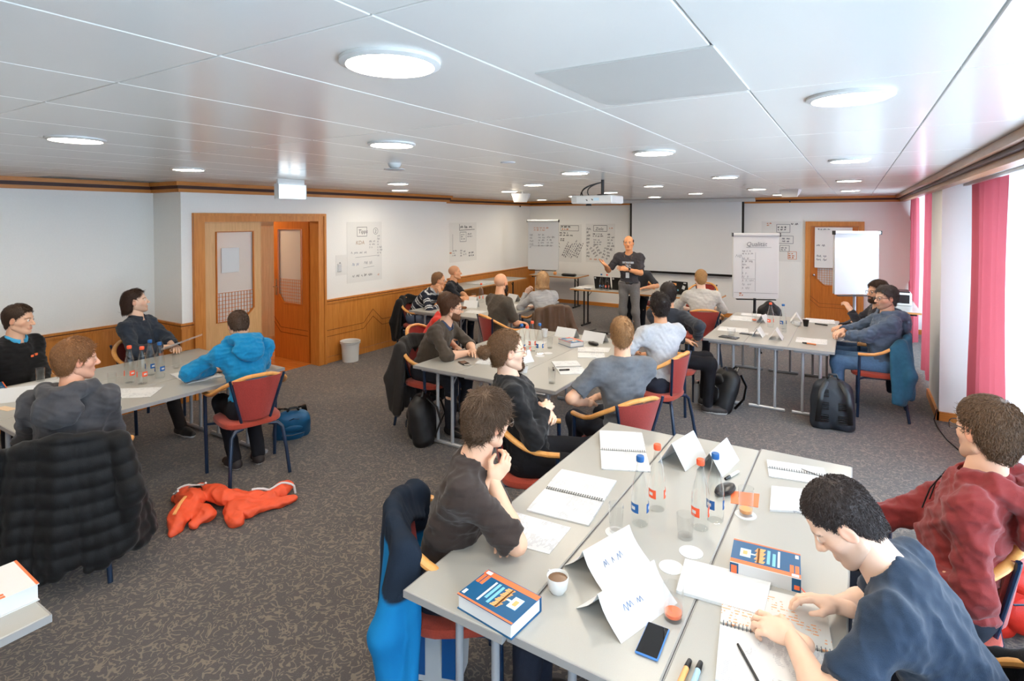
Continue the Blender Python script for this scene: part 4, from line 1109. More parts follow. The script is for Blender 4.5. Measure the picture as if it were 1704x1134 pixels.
pp('p19', hip=(-6.160, 2.835), yaw=15, lean=-10, twist=18, head=(60, 8, -4),
   R=dict(w=(.30, .02, .80), pole=(-.3, .9, -.5), d=(.6, -.8, 0), curl=.5), L=dict(w=(.38, -.05, .78), pole=(-.3, -.9, -.4), d=(.7, .5, .1), curl=.6), legL=dict(k=(.40, -.16, .66), a=(.42, .08, .46), td=(.5, .6, -.3)), legR=dict(k=(.46, .15, .54), a=(.62, .14, .09)))
pp('p20', hip=(-3.934, 1.389), yaw=150, lean=6, twist=-10, head=(84, -4, 0), bulk=1.12, wide=1.06,
   R=dict(w=(.26, -.02, .82), pole=(-.2, 1, -.5), d=(.3, -1, 0), curl=.5), L=dict(w=(.28, .02, .80), pole=(-.2, -1, -.5), d=(.3, 1, 0), curl=.5))
pp('p21', hip=(-4.222, 2.744), yaw=165, lean=22, twist=0, head=(158, -38, 0), R=dict(w=(.48, .0, .78), pole=(-.1, 1, -.3), d=(.7, -.5, 0), curl=.6), L=dict(w=(.46, -.16, .78), pole=(0, -1, -.25), d=(.8, .4, 0), curl=.5),
   legR=dict(k=(.36, .12, .52), a=(.12, .10, .09)), legL=dict(k=(.36, -.12, .52), a=(.14, -.08, .09)))

# ============================================================ PEOPLE: implicit surfaces
class SDF:
    def __init__(s): s.p = []
    def cone(s, a, b, ra, rb, k=.03, op='+'):
        s.p.append((op, 'c', np.asarray(a, float), np.asarray(b, float), ra, rb, k)); return s
    def ell(s, c, r, B=None, k=.03, op='+'):
        s.p.append((op, 'e', np.asarray(c, float), np.asarray(r, float), np.eye(3) if B is None else np.asarray(B, float), 0, k)); return s
    def cut(s, p, n, k=.004):      # remove everything on the +n side
        s.p.append(('x', 'h', np.asarray(p, float), nrm(n), None, 0, k)); return s
    def dist(s, q, X, Y, Z):
        t = q[1]
        if t == 'c':
            a, b, ra, rb = q[2:6]; d = b - a; L = d.dot(d) + 1e-12
            x, y, z = X - a[0], Y - a[1], Z - a[2]
            h = np.clip((x * d[0] + y * d[1] + z * d[2]) / L, 0, 1)
            return np.sqrt((x - h * d[0]) ** 2 + (y - h * d[1]) ** 2 + (z - h * d[2]) ** 2) - (ra + (rb - ra) * h)
        if t == 'e':
            c, r, B = q[2:5]; x, y, z = X - c[0], Y - c[1], Z - c[2]
            u = x * B[0, 0] + y * B[0, 1] + z * B[0, 2]; v = x * B[1, 0] + y * B[1, 1] + z * B[1, 2]; w = x * B[2, 0] + y * B[2, 1] + z * B[2, 2]
            k0 = np.sqrt((u / r[0]) ** 2 + (v / r[1]) ** 2 + (w / r[2]) ** 2); k1 = np.sqrt((u / r[0] ** 2) ** 2 + (v / r[1] ** 2) ** 2 + (w / r[2] ** 2) ** 2) + 1e-9
            return k0 * (k0 - 1) / k1
        p_, n_ = q[2], q[3]
        return -((X - p_[0]) * n_[0] + (Y - p_[1]) * n_[1] + (Z - p_[2]) * n_[2])
    def bbox(s, q, m):
        if q[1] == 'c':
            a, b, ra, rb = q[2:6]; r = max(ra, rb) + m
            return np.minimum(a, b) - r, np.maximum(a, b) + r
        r = q[3].max() + m
        return q[2] - r, q[2] + r
    def grid(s, h, clip=None, pad=.015):
        lo = np.full(3, 1e9); hi = -lo
        for q in s.p:
            if q[0] == '+':
                a, b = s.bbox(q, pad); lo = np.minimum(lo, a); hi = np.maximum(hi, b)
        if clip is not None: lo = np.maximum(lo, clip[0]); hi = np.minimum(hi, clip[1])
        n = np.ceil((hi - lo) / h).astype(int) + 1
        D = np.full(n, .2, np.float32)
        ax = [(lo[i] + h * np.arange(n[i])).astype(np.float32) for i in range(3)]
        for q in s.p:
            if q[1] == 'h': sl = [slice(0, n[i]) for i in range(3)]
            else:
                a, b = s.bbox(q, q[6] + .025)
                i0 = np.clip(np.floor((a - lo) / h).astype(int), 0, n); i1 = np.clip(np.ceil((b - lo) / h).astype(int) + 1, 0, n)
                if (i1 <= i0).any(): continue
                sl = [slice(i0[i], i1[i]) for i in range(3)]
            X = ax[0][sl[0]][:, None, None]; Y = ax[1][sl[1]][None, :, None]; Z = ax[2][sl[2]][None, None, :]
            d = s.dist(q, X, Y, Z).astype(np.float32); k = q[6]; A = D[sl[0], sl[1], sl[2]]
            if q[0] == '+':
                hh = np.maximum(k - np.abs(A - d), 0) / k
                D[sl[0], sl[1], sl[2]] = np.minimum(A, d) - hh * hh * k * .25
            else:
                d = -d; hh = np.maximum(k - np.abs(A - d), 0) / k
                D[sl[0], sl[1], sl[2]] = np.maximum(A, d) + hh * hh * k * .25
        return D, lo, ax
def surfnet(D, lo, h):
    S = D < 0
    nx, ny, nz = D.shape
    cnt = np.zeros((nx - 1, ny - 1, nz - 1), np.int8)
    for i in (0, 1):
        for j in (0, 1):
            for k in (0, 1): cnt += S[i:nx - 1 + i, j:ny - 1 + j, k:nz - 1 + k]
    act = (cnt > 0) & (cnt < 8)
    I = np.argwhere(act)
    if len(I) == 0: return np.zeros((0, 3)), np.zeros((0, 4), int)
    idx = np.full(act.shape, -1, np.int64); idx[act] = np.arange(len(I))
    cv = {}
    for i in (0, 1):
        for j in (0, 1):
            for k in (0, 1): cv[(i, j, k)] = D[I[:, 0] + i, I[:, 1] + j, I[:, 2] + k].astype(float)
    acc = np.zeros((len(I), 3)); c = np.zeros(len(I))
    for a in cv:
        for ax in range(3):
            if a[ax] == 0:
                b = list(a); b[ax] = 1; va, vb = cv[a], cv[tuple(b)]
                m = (va < 0) != (vb < 0); t = np.where(m, va / np.where(m, va - vb, 1), 0)
                p = np.array(a, float)[None, :].repeat(len(I), 0); p[:, ax] = t
                acc += p * m[:, None]; c += m
    V = (I + acc / c[:, None]) * h + lo
    F = []
    for ax in range(3):
        o = [1, 1, 1]; o[ax] = 0
        sl0 = [slice(1, n - 1) for n in D.shape]; sl1 = list(sl0)
        sl0[ax] = slice(0, D.shape[ax] - 1); sl1[ax] = slice(1, D.shape[ax])
        s0, s1 = S[tuple(sl0)], S[tuple(sl1)]
        E = np.argwhere(s0 != s1); fl = s0[s0 != s1]
        E = E + np.array([0 if a == ax else 1 for a in range(3)])
        u, v = [(1, 2), (2, 0), (0, 1)][ax]
        q = []
        for du, dv in ((1, 1), (0, 1), (0, 0), (1, 0)):
            e = E.copy(); e[:, u] -= du; e[:, v] -= dv
            q.append(idx[e[:, 0], e[:, 1], e[:, 2]])
        q = np.stack(q, 1); q[~fl] = q[~fl][:, ::-1]
        F.append(q[(q >= 0).all(1)])
    return V, np.concatenate(F)
def np_mesh(name, V, F, mats, col=None, mi=None, smooth=True):
    me = bpy.data.meshes.new(name)
    V = np.ascontiguousarray(V, np.float32); F = np.ascontiguousarray(F, np.int32)
    me.vertices.add(len(V)); me.vertices.foreach_set('co', V.ravel())
    me.loops.add(F.size); me.loops.foreach_set('vertex_index', F.ravel())
    me.polygons.add(len(F)); me.polygons.foreach_set('loop_start', np.arange(0, F.size, F.shape[1], dtype=np.int32))
    if smooth: me.polygons.foreach_set('use_smooth', np.ones(len(F), bool))
    for m in (mats if isinstance(mats, (list, tuple)) else [mats]): me.materials.append(M[m] if isinstance(m, str) else m)
    if mi is not None: me.polygons.foreach_set('material_index', np.asarray(mi, np.int32))
    me.update(calc_edges=True)
    if col is not None:
        a = me.color_attributes.new('Col', 'FLOAT_COLOR', 'POINT')
        c = np.ones((len(V), 4), np.float32); c[:, :3] = col; a.data.foreach_set('color', c.ravel())
    return me
def relax(V, F, it=1, lam=.5):
    for _ in range(it):
        A = np.zeros_like(V); n = np.zeros(len(V))
        for i in range(4):
            a, b = F[:, i], F[:, (i + 1) % 4]
            np.add.at(A, a, V[b]); np.add.at(A, b, V[a]); np.add.at(n, a, 1); np.add.at(n, b, 1)
        V = V * (1 - lam) + lam * A / np.maximum(n, 1)[:, None]
    return V
def vnormals(V, F):
    n = np.cross(V[F[:, 2]] - V[F[:, 0]], V[F[:, 3]] - V[F[:, 1]]); N = np.zeros_like(V)
    for i in range(4): np.add.at(N, F[:, i], n)
    return N / (np.linalg.norm(N, axis=1, keepdims=True) + 1e-12)
def wrinkle(V, N, amp, freq, seed, aniso=None):
    rnd = np.random.default_rng(seed); d = np.zeros(len(V)); P = V if aniso is None else V * np.array(aniso)
    for i in range(4):
        k = nrm(rnd.normal(size=3)) * freq * rnd.uniform(.7, 1.5); k2 = nrm(rnd.normal(size=3)) * freq * .6
        t = P @ k + 1.4 * np.sin(P @ k2 + rnd.uniform(0, 6)) + rnd.uniform(0, 6)
        d += (1 - np.abs(np.sin(t * .5)) * 1.6) * .5
    return V + N * (amp * d / 2)[:, None]
LINS = lambda c: np.array(srgb(*c)[:3])
# ---------------------------------------------------------------- head
def head_sdf(w=1.0):
    s = SDF()
    s.ell((0, -.014, .036), (.0745 * w, .098, .087), k=.03)
    s.ell((0, .022, -.03), (.0605 * w, .068, .088), k=.03)
    for g in (-1, 1):
        s.cone((g * .052 * w, -.008, -.058), (g * .02, .062, -.098), .02, .018, .025)
        s.cone((g * .046 * w, .046, -.022), (g * .05 * w, .02, -.02), .021, .018, .02)
        s.cone((g * .042, .070, .024), (g * .008, .082, .021), .009, .010, .012)
    s.ell((0, .070, -.098), (.024, .02, .018), k=.02)
    for g in (-1, 1): s.ell((g * .031, .097, .002), (.018, .017, .012), k=.012, op='-')
    for g in (-1, 1): s.ell((g * .031, .0745, .003), (.0155, .0135, .0115), k=.004)
    s.cone((0, .086, .012), (0, .112, -.030), .007, .0105, .012)
    for g in (-1, 1): s.ell((g * .0115, .099, -.034), (.0085, .011, .0075), k=.008)
    s.cone((-.019, .082, -.062), (.019, .082, -.062), .0085, .0085, .008)
    s.cone((-.014, .086, -.072), (.014, .086, -.072), .008, .008, .006)
    s.cone((-.026, .097, -.0665), (.026, .097, -.0665), .0025, .0025, .004, '-')
    for g in (-1, 1):
        B = np.array([[1, 0, 0], [0, .97, -.24], [0, .24, .97]])
        s.ell((g * .0775 * w, -.006, -.006), (.0085, .0195, .032), B, k=.006)
        s.ell((g * .087 * w, -.004, -.002), (.006, .011, .02), B, k=.005, op='-')
    return s
HAIRLINE = {'short': [(0, .078), (.55, .074), (.9, .045), (1.25, .02), (1.42, -.012), (1.62, -.01), (1.75, .022), (2.0, -.03), (2.4, -.07), (3.15, -.082)],
    'reced': [(0, .10), (.35, .105), (.6, .085), (.9, .06), (1.25, .03), (1.42, -.005), (1.62, 0), (1.75, .022), (2.0, -.03), (2.4, -.07), (3.15, -.08)],
    'long': [(0, .09), (.5, .085), (.85, .055), (1.2, .03), (1.5, .0), (1.72, .015), (1.95, -.06), (2.2, -.095), (3.15, -.11)],
    'bob': [(0, .07), (.5, .03), (.8, -.06), (1.1, -.10), (3.15, -.11)],
    'fringe': [(0, .2), (1.0, .2), (1.25, .045), (1.5, .0), (1.75, .03), (2.0, -.02), (2.4, -.06), (3.15, -.075)]}
BEARD = [(0, -.085), (.35, -.078), (.75, -.045), (1.0, -.02), (1.3, .0)]
def strands(V, F, n, length, rad, seed, comb, lift, jitter=.35):
    rnd = np.random.default_rng(seed)
    a = V[F]; ar = np.linalg.norm(np.cross(a[:, 2] - a[:, 0], a[:, 3] - a[:, 1]), axis=1); ar = ar / ar.sum()
    fi = rnd.choice(len(F), n, p=ar); w = rnd.dirichlet(np.ones(4), n); p = (a[fi] * w[:, :, None]).sum(1)
    nn = np.cross(a[fi][:, 2] - a[fi][:, 0], a[fi][:, 3] - a[fi][:, 1]); nn /= np.linalg.norm(nn, axis=1, keepdims=True) + 1e-12
    t = comb(p) + rnd.normal(size=(n, 3)) * jitter
    t = t - nn * (t * nn).sum(1, keepdims=True); t /= np.linalg.norm(t, axis=1, keepdims=True) + 1e-9
    L = length * rnd.uniform(.6, 1.25, n)[:, None]
    b = np.cross(nn, t)
    P0 = p - nn * .002; P1 = p + t * L * .5 + nn * lift * rnd.uniform(.6, 1.4, n)[:, None]; P2 = p + t * L + nn * lift * rnd.uniform(.2, 1.5, n)[:, None] - nn * .001
    VV = []
    for P, r in ((P0, rad), (P1, rad * .9), (P2, rad * .2)):
        for k in range(3):
            an = 2.094 * k; VV.append(P + b * (r * math.cos(an)) + nn * (r * math.sin(an)))
    VV = np.stack(VV, 1).reshape(-1, 3); base = np.arange(n)[:, None] * 9; FF = []
    for g in (0, 3):
        for k in range(3): FF.append(np.concatenate([base + g + k, base + g + (k + 1) % 3, base + g + 3 + (k + 1) % 3, base + g + 3 + k], 1))
    return VV, np.concatenate(FF)
def merge(parts):
    Vs, Fs, n = [], [], 0
    for V, F in parts: Vs.append(V); Fs.append(F + n); n += len(V)
    return np.concatenate(Vs), np.concatenate(Fs)
def hair_mat(col):
    n = 'hair_%d_%d_%d' % col
    return n if n in M and mat else (mat(n, col, .5, var=.7, scale=110, spec=.4, bump=.8, bscale=260), n)[1]
def hair_geo(style, res, th, seed, w, n, length, top=1.0, curl=0.0, bump=.006):
    # local head frame; returns geometry of cap + strands
    s = SDF(); s.ell((0, -.014, .036), (.0745 * w + .002 + th * .45, .098 + .001 + th * .6, .087 + th * top), k=.03)
    s.cone((0, -.042, -.03), (0, -.045, -.075), .062 + th * .2, .048 + th * .15, .03)
    if style == 'long':
        for g in (-1, 1): s.cone((g * .052, -.05, .0), (g * .048, -.065, -.08), .03 + th * .4, .026 + th * .5, .03)
    if style in ('long', 'bob'):
        for g in ((-1, 1) if style == 'bob' else ()): s.cone((g * .058, -.005, .0), (g * .062, -.01, -.10), .026 + th * .4, .028 + th * .5, .03)
        s.cone((0, -.075, .0), (0, -.08, -.10), .045 + th * .6, .05 + th * .6, .04)
    if style == 'bun':
        s.cone((0, -.11, .01), (0, -.145, .0), .025, .034, .02)
    D, lo, ax = s.grid(res)
    X = ax[0][:, None, None]; Y = ax[1][None, :, None]; Z = ax[2][None, None, :]
    az = np.arctan2(np.abs(X), Y + .0); hl = HAIRLINE.get(style if style != 'bun' else 'short')
    zl = np.interp(az, [q[0] for q in hl], [q[1] for q in hl]) + .004 * np.sin(az * 23 + seed) + 0 * Z
    cutd = (zl - Z) * .8
    if style == 'fringe': cutd = np.maximum(cutd, .0 + (Z - .055 + .25 * (Y + .05)) * .8)
    k = .012; hh = np.maximum(k - np.abs(D - cutd), 0) / k
    D2 = (np.maximum(D, cutd) + hh * hh * k * .25).astype(np.float32)
    V, F = surfnet(D2, lo, res)
    N = vnormals(V, F); V = wrinkle(V, N, bump, 90 if curl else 45, seed)
    crown = np.array([.01, -.05, .125])
    def comb(p):
        t = p - crown; t = t / (np.linalg.norm(t, axis=1, keepdims=True) + 1e-6)
        if style == 'bun': t = np.array([0, -.12, .0]) - p
        return t
    SV, SF = strands(V, F, n, length, .0013 if not curl else .0020, seed, comb, .0045 if not curl else .009, .35 if not curl else 2.5)
    return merge([(V, F), (SV, SF)])
def beard_geo(res, th, seed, w, n, length, goatee=False):
    q = SDF()
    q.ell((0, .022, -.032), (.0605 * w + th, .068 + th, .088 + th), k=.03)
    for g in (-1, 1): q.cone((g * .052 * w, -.008, -.058), (g * .02, .062, -.098), .02 + th, .018 + th, .025)
    q.ell((0, .070, -.1), (.024 + th, .02 + th, .02 + th * 1.4), k=.02)
    for yy in (0,): q.ell((0, .1, -.066), (.022, .02, .006), k=.008, op='-')
    D, lo, ax = q.grid(res)
    X = ax[0][:, None, None]; Y = ax[1][None, :, None]; Z = ax[2][None, None, :]
    az = np.arctan2(np.abs(X), Y + .01)
    top_ = np.interp(az, [0, .25, .5, .9, 1.3, 1.7], [-.046, -.05, -.052, -.04, .0, .01]) + 0 * Z
    c = np.maximum((Z - top_), np.abs(az - 0) * .1 - .135) * .8
    if goatee: c = np.maximum(c, np.abs(X) * 1.0 - .026 + 0 * Z)
    D2 = np.maximum(D, c).astype(np.float32)
    V, F = surfnet(D2, lo, res); N = vnormals(V, F); V = wrinkle(V, N, .004, 60, seed)
    SV, SF = strands(V, F, n, length, .0010, seed + 1, lambda p: np.array([[0, .3, -1.]]).repeat(len(p), 0), .005, .5)
    return merge([(V, F), (SV, SF)])
# ---------------------------------------------------------------- hand, local frame: x thumb side, y fingers, z back of hand
def hand_geo(res, curl, spread, sg, s):
    q = SDF()
    q.ell((0, .045, 0), (.040, .052, .0155), k=.012); q.cone((0, -.04, 0), (0, .02, 0), .0265, .025, .02)
    q.ell((.022, .03, -.006), (.02, .032, .016), k=.012)
    for i, (bx, L) in enumerate(((.030, .072), (.010, .080), (-.010, .074), (-.029, .058))):
        p = np.array([bx, .086 - (.006 if i in (0, 3) else 0) - (.006 if i == 3 else 0), 0]); a = curl * 1.15 * (.85 + .1 * i); yaw_ = (bx / .03) * spread
        ang = a * .55; rr = [.0098, .0088, .0078, .0068]
        for j, f in enumerate((.44, .31, .25)):
            d = np.array([math.sin(yaw_) * math.cos(ang), math.cos(yaw_) * math.cos(ang), -math.sin(ang)])
            e = p + d * L * f; q.cone(p, e, rr[j], rr[j + 1], .005); p = e; ang += a * (.9 if j == 0 else .7)
    p = np.array([.032, .018, -.006]); e1 = p + np.array([.024, .030, -.010 - .01 * curl]); e2 = e1 + np.array([.006 - .02 * curl, .032, -.006 - .014 * curl])
    q.cone(p, e1, .0135, .011, .012); q.cone(e1, e2, .0105, .0078, .006)
    D, lo, ax = q.grid(res); V, F = surfnet(D, lo, res)
    if sg < 0: V = V * np.array([-1, 1, 1]); F = F[:, ::-1]
    return V * s, F
def frame_apply(V, o, x, y, z): return V @ np.stack([x, y, z]) + o
# ---------------------------------------------------------------- whole person
attr_mat('skin', .5, bump=.06, bscale=500, spec=.35)
attr_mat('knit_attr', .9, bump=.25, bscale=260, spec=.2)
mat('eye_white', (226, 222, 216), .2); mat('iris', (58, 44, 36), .15)
mat('spectacle', (30, 28, 30), .3); mat('spectacle_wire', (120, 112, 104), .3, metal=.8)
glassy('lens', (.96, .97, .98, 1), .2)
mat('sole_white', (214, 212, 208), .6); mat('sole_dark', (30, 29, 30), .7)
def torso(q, J, b, g, k=.06, full=True):
    s = J['s']; Bc = np.stack([J['cr'], J['cf'], J['up2']]); u1 = J['up1']; r1 = np.cross(np.cross(u1, J['r']), u1); r1 = nrm(J['r'] - u1 * J['r'].dot(u1)); Bp = np.stack([r1, np.cross(u1, r1), u1])
    c7, mid, pel = J['c7'], J['mid'], J['pel']
    sw = np.linalg.norm(J['sh']['R'] - J['sh']['L']) / 2
    q.ell(c7 - J['up2'] * .175 * s + J['cf'] * .015, (np.array([.158, .108, .19]) * s * np.array([b ** .5, b, 1]) + g), Bc, k)
    q.ell(mid - J['up2'] * .02 + J['cf'] * (.012 + .05 * (b - 1)), (np.array([.148, .112, .17]) * s * np.array([b, b * 1.05, 1]) + g), Bp, k)
    q.ell(pel + u1 * .02, (np.array([.165, .125, .125]) * s * np.array([b ** .7, b ** .7, 1]) + g), Bp, k)
    for kk in 'LR':
        S = J['sh'][kk]
        q.cone(c7 - J['up2'] * .035 * s, S - J['up2'] * .006, .058 * s + g, .060 * s + g, k * .8)
        q.cone(c7 - J['up2'] * .15 * s + (S - c7) * .35, S - J['up2'] * .05, .085 * s + g, .055 * s + g, k)
def hood(q, J):
    c = J['c7']; cf, cr, up = J['cf'], J['cr'], J['up2']
    P = [c + cf * .115 - up * .055, c + cf * .06 + cr * .085 - up * .008, c - cf * .03 + cr * .115 + up * .012, c - cf * .105 + cr * .07 - up * .005, c - cf * .125 - up * .02]
    Q = [P[0], c + cf * .06 - cr * .085 - up * .008, c - cf * .03 - cr * .115 + up * .012, c - cf * .105 - cr * .07 - up * .005, P[4]]
    for L in (P, Q):
        for (a, b), r in zip(zip(L[:-1], L[1:]), (.024, .036, .044, .048)): q.cone(a, b, r, r + .004, .018)
    q.ell(c - cf * .15 - up * .10, (.13, .05, .105), np.stack([cr, cf, up]), .02)
def person(key, label, skin, hair, top, legs, shoes=((24, 24, 26), 'sole_dark'), beard=None, glasses=None, near=1, eyes=True, extra=None, headw=1.0, hs=1.0, brow=None):
    p = PEOPLE[key]; J = skel(p); b = p.get('bulk', 1.0); s = J['s']; seed = sum(map(ord, key)) * 7
    root = np.array([p['hip'][0], p['hip'][1], 0.])
    rb, rh, rhd, rc = {2: (.011, .0045, .0040, .0080), 1: (.014, .0062, .0052, .0105), 0: (.018, .0085, .0070, .013)}[near]
    # ---- body (skin), one mesh: trunk and limbs, head, hands
    q = SDF(); torso(q, J, b, -.028)
    hb = J['hb']
    q.cone(J['c7'] - J['up2'] * .05, J['hc'] - J['hu'] * .045 - J['hf'] * .02, .060 * s, .052 * s, .035)
    q.cone(J['c7'] + J['cf'] * .045 - J['up2'] * .08, J['hc'] - J['hu'] * .06 + J['hf'] * .0, .038 * s, .04 * s, .04)
    for k in 'LR':
        S, E, W = J['sh'][k], J['el'][k], J['wr'][k]
        q.cone(S, E, .046 * s, .039 * s, .04); q.cone(E, E + (W - E) * .3, .039 * s, .0425 * s, .025); q.cone(E + (W - E) * .3, W, .0425 * s, .0275 * s, .025)
        q.cone(J['hj'][k], J['kn'][k], .072 * s, .050 * s, .05); q.cone(J['kn'][k], J['kn'][k] + (J['an'][k] - J['kn'][k]) * .35, .046 * s, .05 * s, .03); q.cone(J['kn'][k] + (J['an'][k] - J['kn'][k]) * .35, J['an'][k], .05 * s, .034 * s, .03)
    D, lo, ax = q.grid(rb); parts = [surfnet(D, lo, rb)]; nb = len(parts[0][0])
    hsd = head_sdf(headw); D, lo, ax = hsd.grid(rh); HV, HF = surfnet(D, lo, rh)
    HVl = HV.copy(); hs_ = s * hs
    Hx = lambda V: frame_apply(V * hs_, J['hc'], J['hr'], J['hf'], J['hu'])
    parts.append((Hx(HV), HF))
    for k, sg in (('L', 1), ('R', -1)):
        hd, n_, cu, spd = J['hd'][k]; V, F = hand_geo(rhd, cu, spd, sg, s * .97)
        x = np.cross(hd, n_); parts.append((frame_apply(V, J['wr'][k], x, hd, n_), F))
    V, F = merge(parts)
    base = LINS(skin); col = np.tile(base, (len(V), 1))
    rnd = np.random.default_rng(seed)
    l = HVl; hcn = np.tile(base, (len(l), 1))
    red = base * np.array([.92, .62, .58])
    def blend(c, wgt): hcn[:] = hcn * (1 - wgt[:, None]) + c * wgt[:, None]
    g_ = lambda c, r: np.exp(-(((l - np.array(c)) / np.array(r)) ** 2).sum(1))
    blend(red, .45 * (g_((.045, .06, -.03), (.025, .03, .022)) + g_((-.045, .06, -.03), (.025, .03, .022))))
    blend(base * np.array([.80, .42, .40]), .85 * np.clip(g_((0, .093, -.066), (.022, .012, .011)) * 1.2, 0, 1))
    blend(base * np.array([.95, .6, .52]), .6 * np.clip(np.abs(l[:, 0]) / .078 - .97, 0, .1) * 10)
    hc_ = LINS(brow or hair.get('col', (70, 50, 38)))
    for g in (-1, 1):
        xx = l[:, 0] * g; yb = .019 + .004 * np.sin((xx - .012) / .035 * 3.1)
        blend(hc_, .8 * np.exp(-((l[:, 2] - yb) / .0048) ** 2) * ((xx > .010) & (xx < .052) & (l[:, 1] > .04)))
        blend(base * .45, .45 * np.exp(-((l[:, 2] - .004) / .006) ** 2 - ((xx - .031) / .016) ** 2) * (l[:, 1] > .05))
    st = hair.get('stubble', 0)
    if st:
        m_ = ((l[:, 2] < -.035) & (l[:, 1] > -.02)) * np.clip((-.03 - l[:, 2]) / .03, 0, 1) * (1 - np.clip(g_((0, .093, -.066), (.02, .02, .01)) * 1.5, 0, 1)); blend(hc_ * .8 + base * .2, st * m_)
    if hair.get('shaved'):
        hl = HAIRLINE['short']; az = np.arctan2(np.abs(l[:, 0]), l[:, 1]); zl = np.interp(az, [a[0] for a in hl], [a[1] for a in hl])
        blend(hc_, hair['shaved'] * np.clip((l[:, 2] - zl) / .012, 0, 1) * (np.abs(l[:, 0]) < .076))
    col[nb:nb + len(l)] = hcn
    me = np_mesh('person', V - root, F, 'skin', col)
    o = link(bpy.data.objects.new('person', me)); o.location = root
    tag(o, label, 'person', 'people at the workshop')
    def child(name, V, F, mats, par=o, col=None, mi=None): return link(bpy.data.objects.new(name, np_mesh(name, V - root, F, mats, col, mi)), par)
    # ---- eyes
    if eyes:
        ev = MB().lathe([(.0001, -.0118), (.006, -.0102), (.0102, -.006), (.0118, 0), (.0102, .006), (.006, .0102)], 12).lathe([(.006, .0102), (.0001, .0119)], 12, mi=1)
        for g in (-1, 1):
            E = np.array(ev.v) * 1.02; E = np.stack([E[:, 0], E[:, 2], E[:, 1]], 1) + np.array([g * .031, .0775, .003])
            em = MB(); em.v = [tuple(a) for a in Hx(E) - root]; em.f = ev.f; em.m = ev.m; em.n = ev.n
            em.build('eye', ['eye_white', 'iris'], o, True)
    # ---- hair, beard, glasses
    if hair.get('style'):
        nS = {2: 5200, 1: 1800, 0: 700}[near]
        hv, hf = hair_geo(hair['style'], {2: .0055, 1: .007, 0: .009}[near], hair.get('th', .012), seed, headw, int(nS * hair.get('n', 1)), hair.get('len', .035), hair.get('top', 1.0), hair.get('curl', 0), hair.get('bump', .006))
        child('hair', Hx(hv), hf, hair_mat(hair['col']))
    if beard:
        bv, bf = beard_geo({2: .005, 1: .006, 0: .008}[near], beard.get('th', .004), seed + 3, headw, {2: 2200, 1: 900, 0: 300}[near], beard.get('len', .012), beard.get('goatee', False))
        child('beard', Hx(bv), bf, hair_mat(beard['col']))
    if glasses:
        mm = 'spectacle' if glasses == 'dark' else 'spectacle_wire'; gm = MB(); ln = MB(); r_ = .0018 if glasses == 'dark' else .0012
        for g in (-1, 1):
            cx = g * .033; rim = [(cx + .025 * math.copysign(abs(math.cos(a)) ** .7, math.cos(a)), .103 - .004 * abs(math.cos(a)), -.002 + .0185 * math.copysign(abs(math.sin(a)) ** .7, math.sin(a))) for a in np.linspace(0, 2 * math.pi, 17)[:-1]]
            gm.tube(rim, r_, 5, closed=True); ln.add(rim, [tuple(range(16))])
            gm.tube([(g * .057, .098, .006), (g * .078, .06, .008), (g * .081, .0, .007), (g * .080, -.02, -.008)], r_ * 1.1, 5)
        gm.tube([(-.009, .103, .006), (0, .106, .008), (.009, .103, .006)], r_, 5)
        for mb_, nm, mt in ((gm, 'eyeglasses', mm), (ln, 'lens', 'lens')):
            mb_.v = [tuple(a) for a in Hx(np.array(mb_.v)) - root]
        go = gm.build('eyeglasses', mm, o, True); ln.build('lens', 'lens', go)
    # ---- top
    t = top; q = SDF(); g = t.get('g', .004); torso(q, J, b, g, .06)
    sl = t.get('sleeve', 'long'); ae = t.get('arm', .010)
    for k in 'LR':
        S, E, W = J['sh'][k], J['el'][k], J['wr'][k]
        if sl == 'short':
            e = S + (E - S) * t.get('frac', .72); q.cone(S, e, .055 * s + g, .055 * s + ae, .05)
        else:
            e = E + (W - E) * (.93 if sl == 'long' else t.get('frac', .3))
            q.cone(S, E, .053 * s + g, .046 * s + ae, .045); q.cone(E, e, .046 * s + ae, (.034 if sl == 'long' else .044) * s + ae, .03)
    if t.get('hood'): hood(q, J)
    # hem and neck opening
    q.cut(J['pel'] - J['up1'] * (.085 if not p.get('stand') else -.005), -J['up1'], .01)
    nk = t.get('neck', .066)
    q.cone(J['c7'] - J['up2'] * .02 + J['cf'] * .03, J['hc'], nk * s, nk * s + (.0 if t.get('hood') else .02), .006, '-')
    D, lo, ax = q.grid(rc)
    # open sleeve ends: remove beyond the cuff plane near the wrist only
    X = ax[0][:, None, None]; Y = ax[1][None, :, None]; Z = ax[2][None, None, :]
    for k in 'LR':
        S, E, W = J['sh'][k], J['el'][k], J['wr'][k]
        if sl == 'short': e = S + (E - S) * t.get('frac', .72); dn = nrm(E - S)
        else: e = E + (W - E) * (.93 if sl == 'long' else t.get('frac', .3)); dn = nrm(W - E)
        dd = (X - e[0]) * dn[0] + (Y - e[1]) * dn[1] + (Z - e[2]) * dn[2]
        rad = np.sqrt((X - e[0] - dd * dn[0]) ** 2 + (Y - e[1] - dd * dn[1]) ** 2 + (Z - e[2] - dd * dn[2]) ** 2)
        m_ = (rad < .085) & (dd > -.03) & (dd < .10)
        D = np.where(m_, np.maximum(D, dd), D)
    V, F = surfnet(D.astype(np.float32), lo, rc)
    V = relax(V, F, 2, .45); N = vnormals(V, F)
    V = wrinkle(V, N, t.get('wr', .008) * (1.7 if near == 2 else 1.3), t.get('wf', 42), seed, (1, 1, 1.5))
    if near: V = wrinkle(V, vnormals(V, F), t.get('wr', .008) * .8, 95, seed + 1, (1, 1, 1.6))
    # seams of creases at elbows
    cattr = None; mname = t.get('mat')
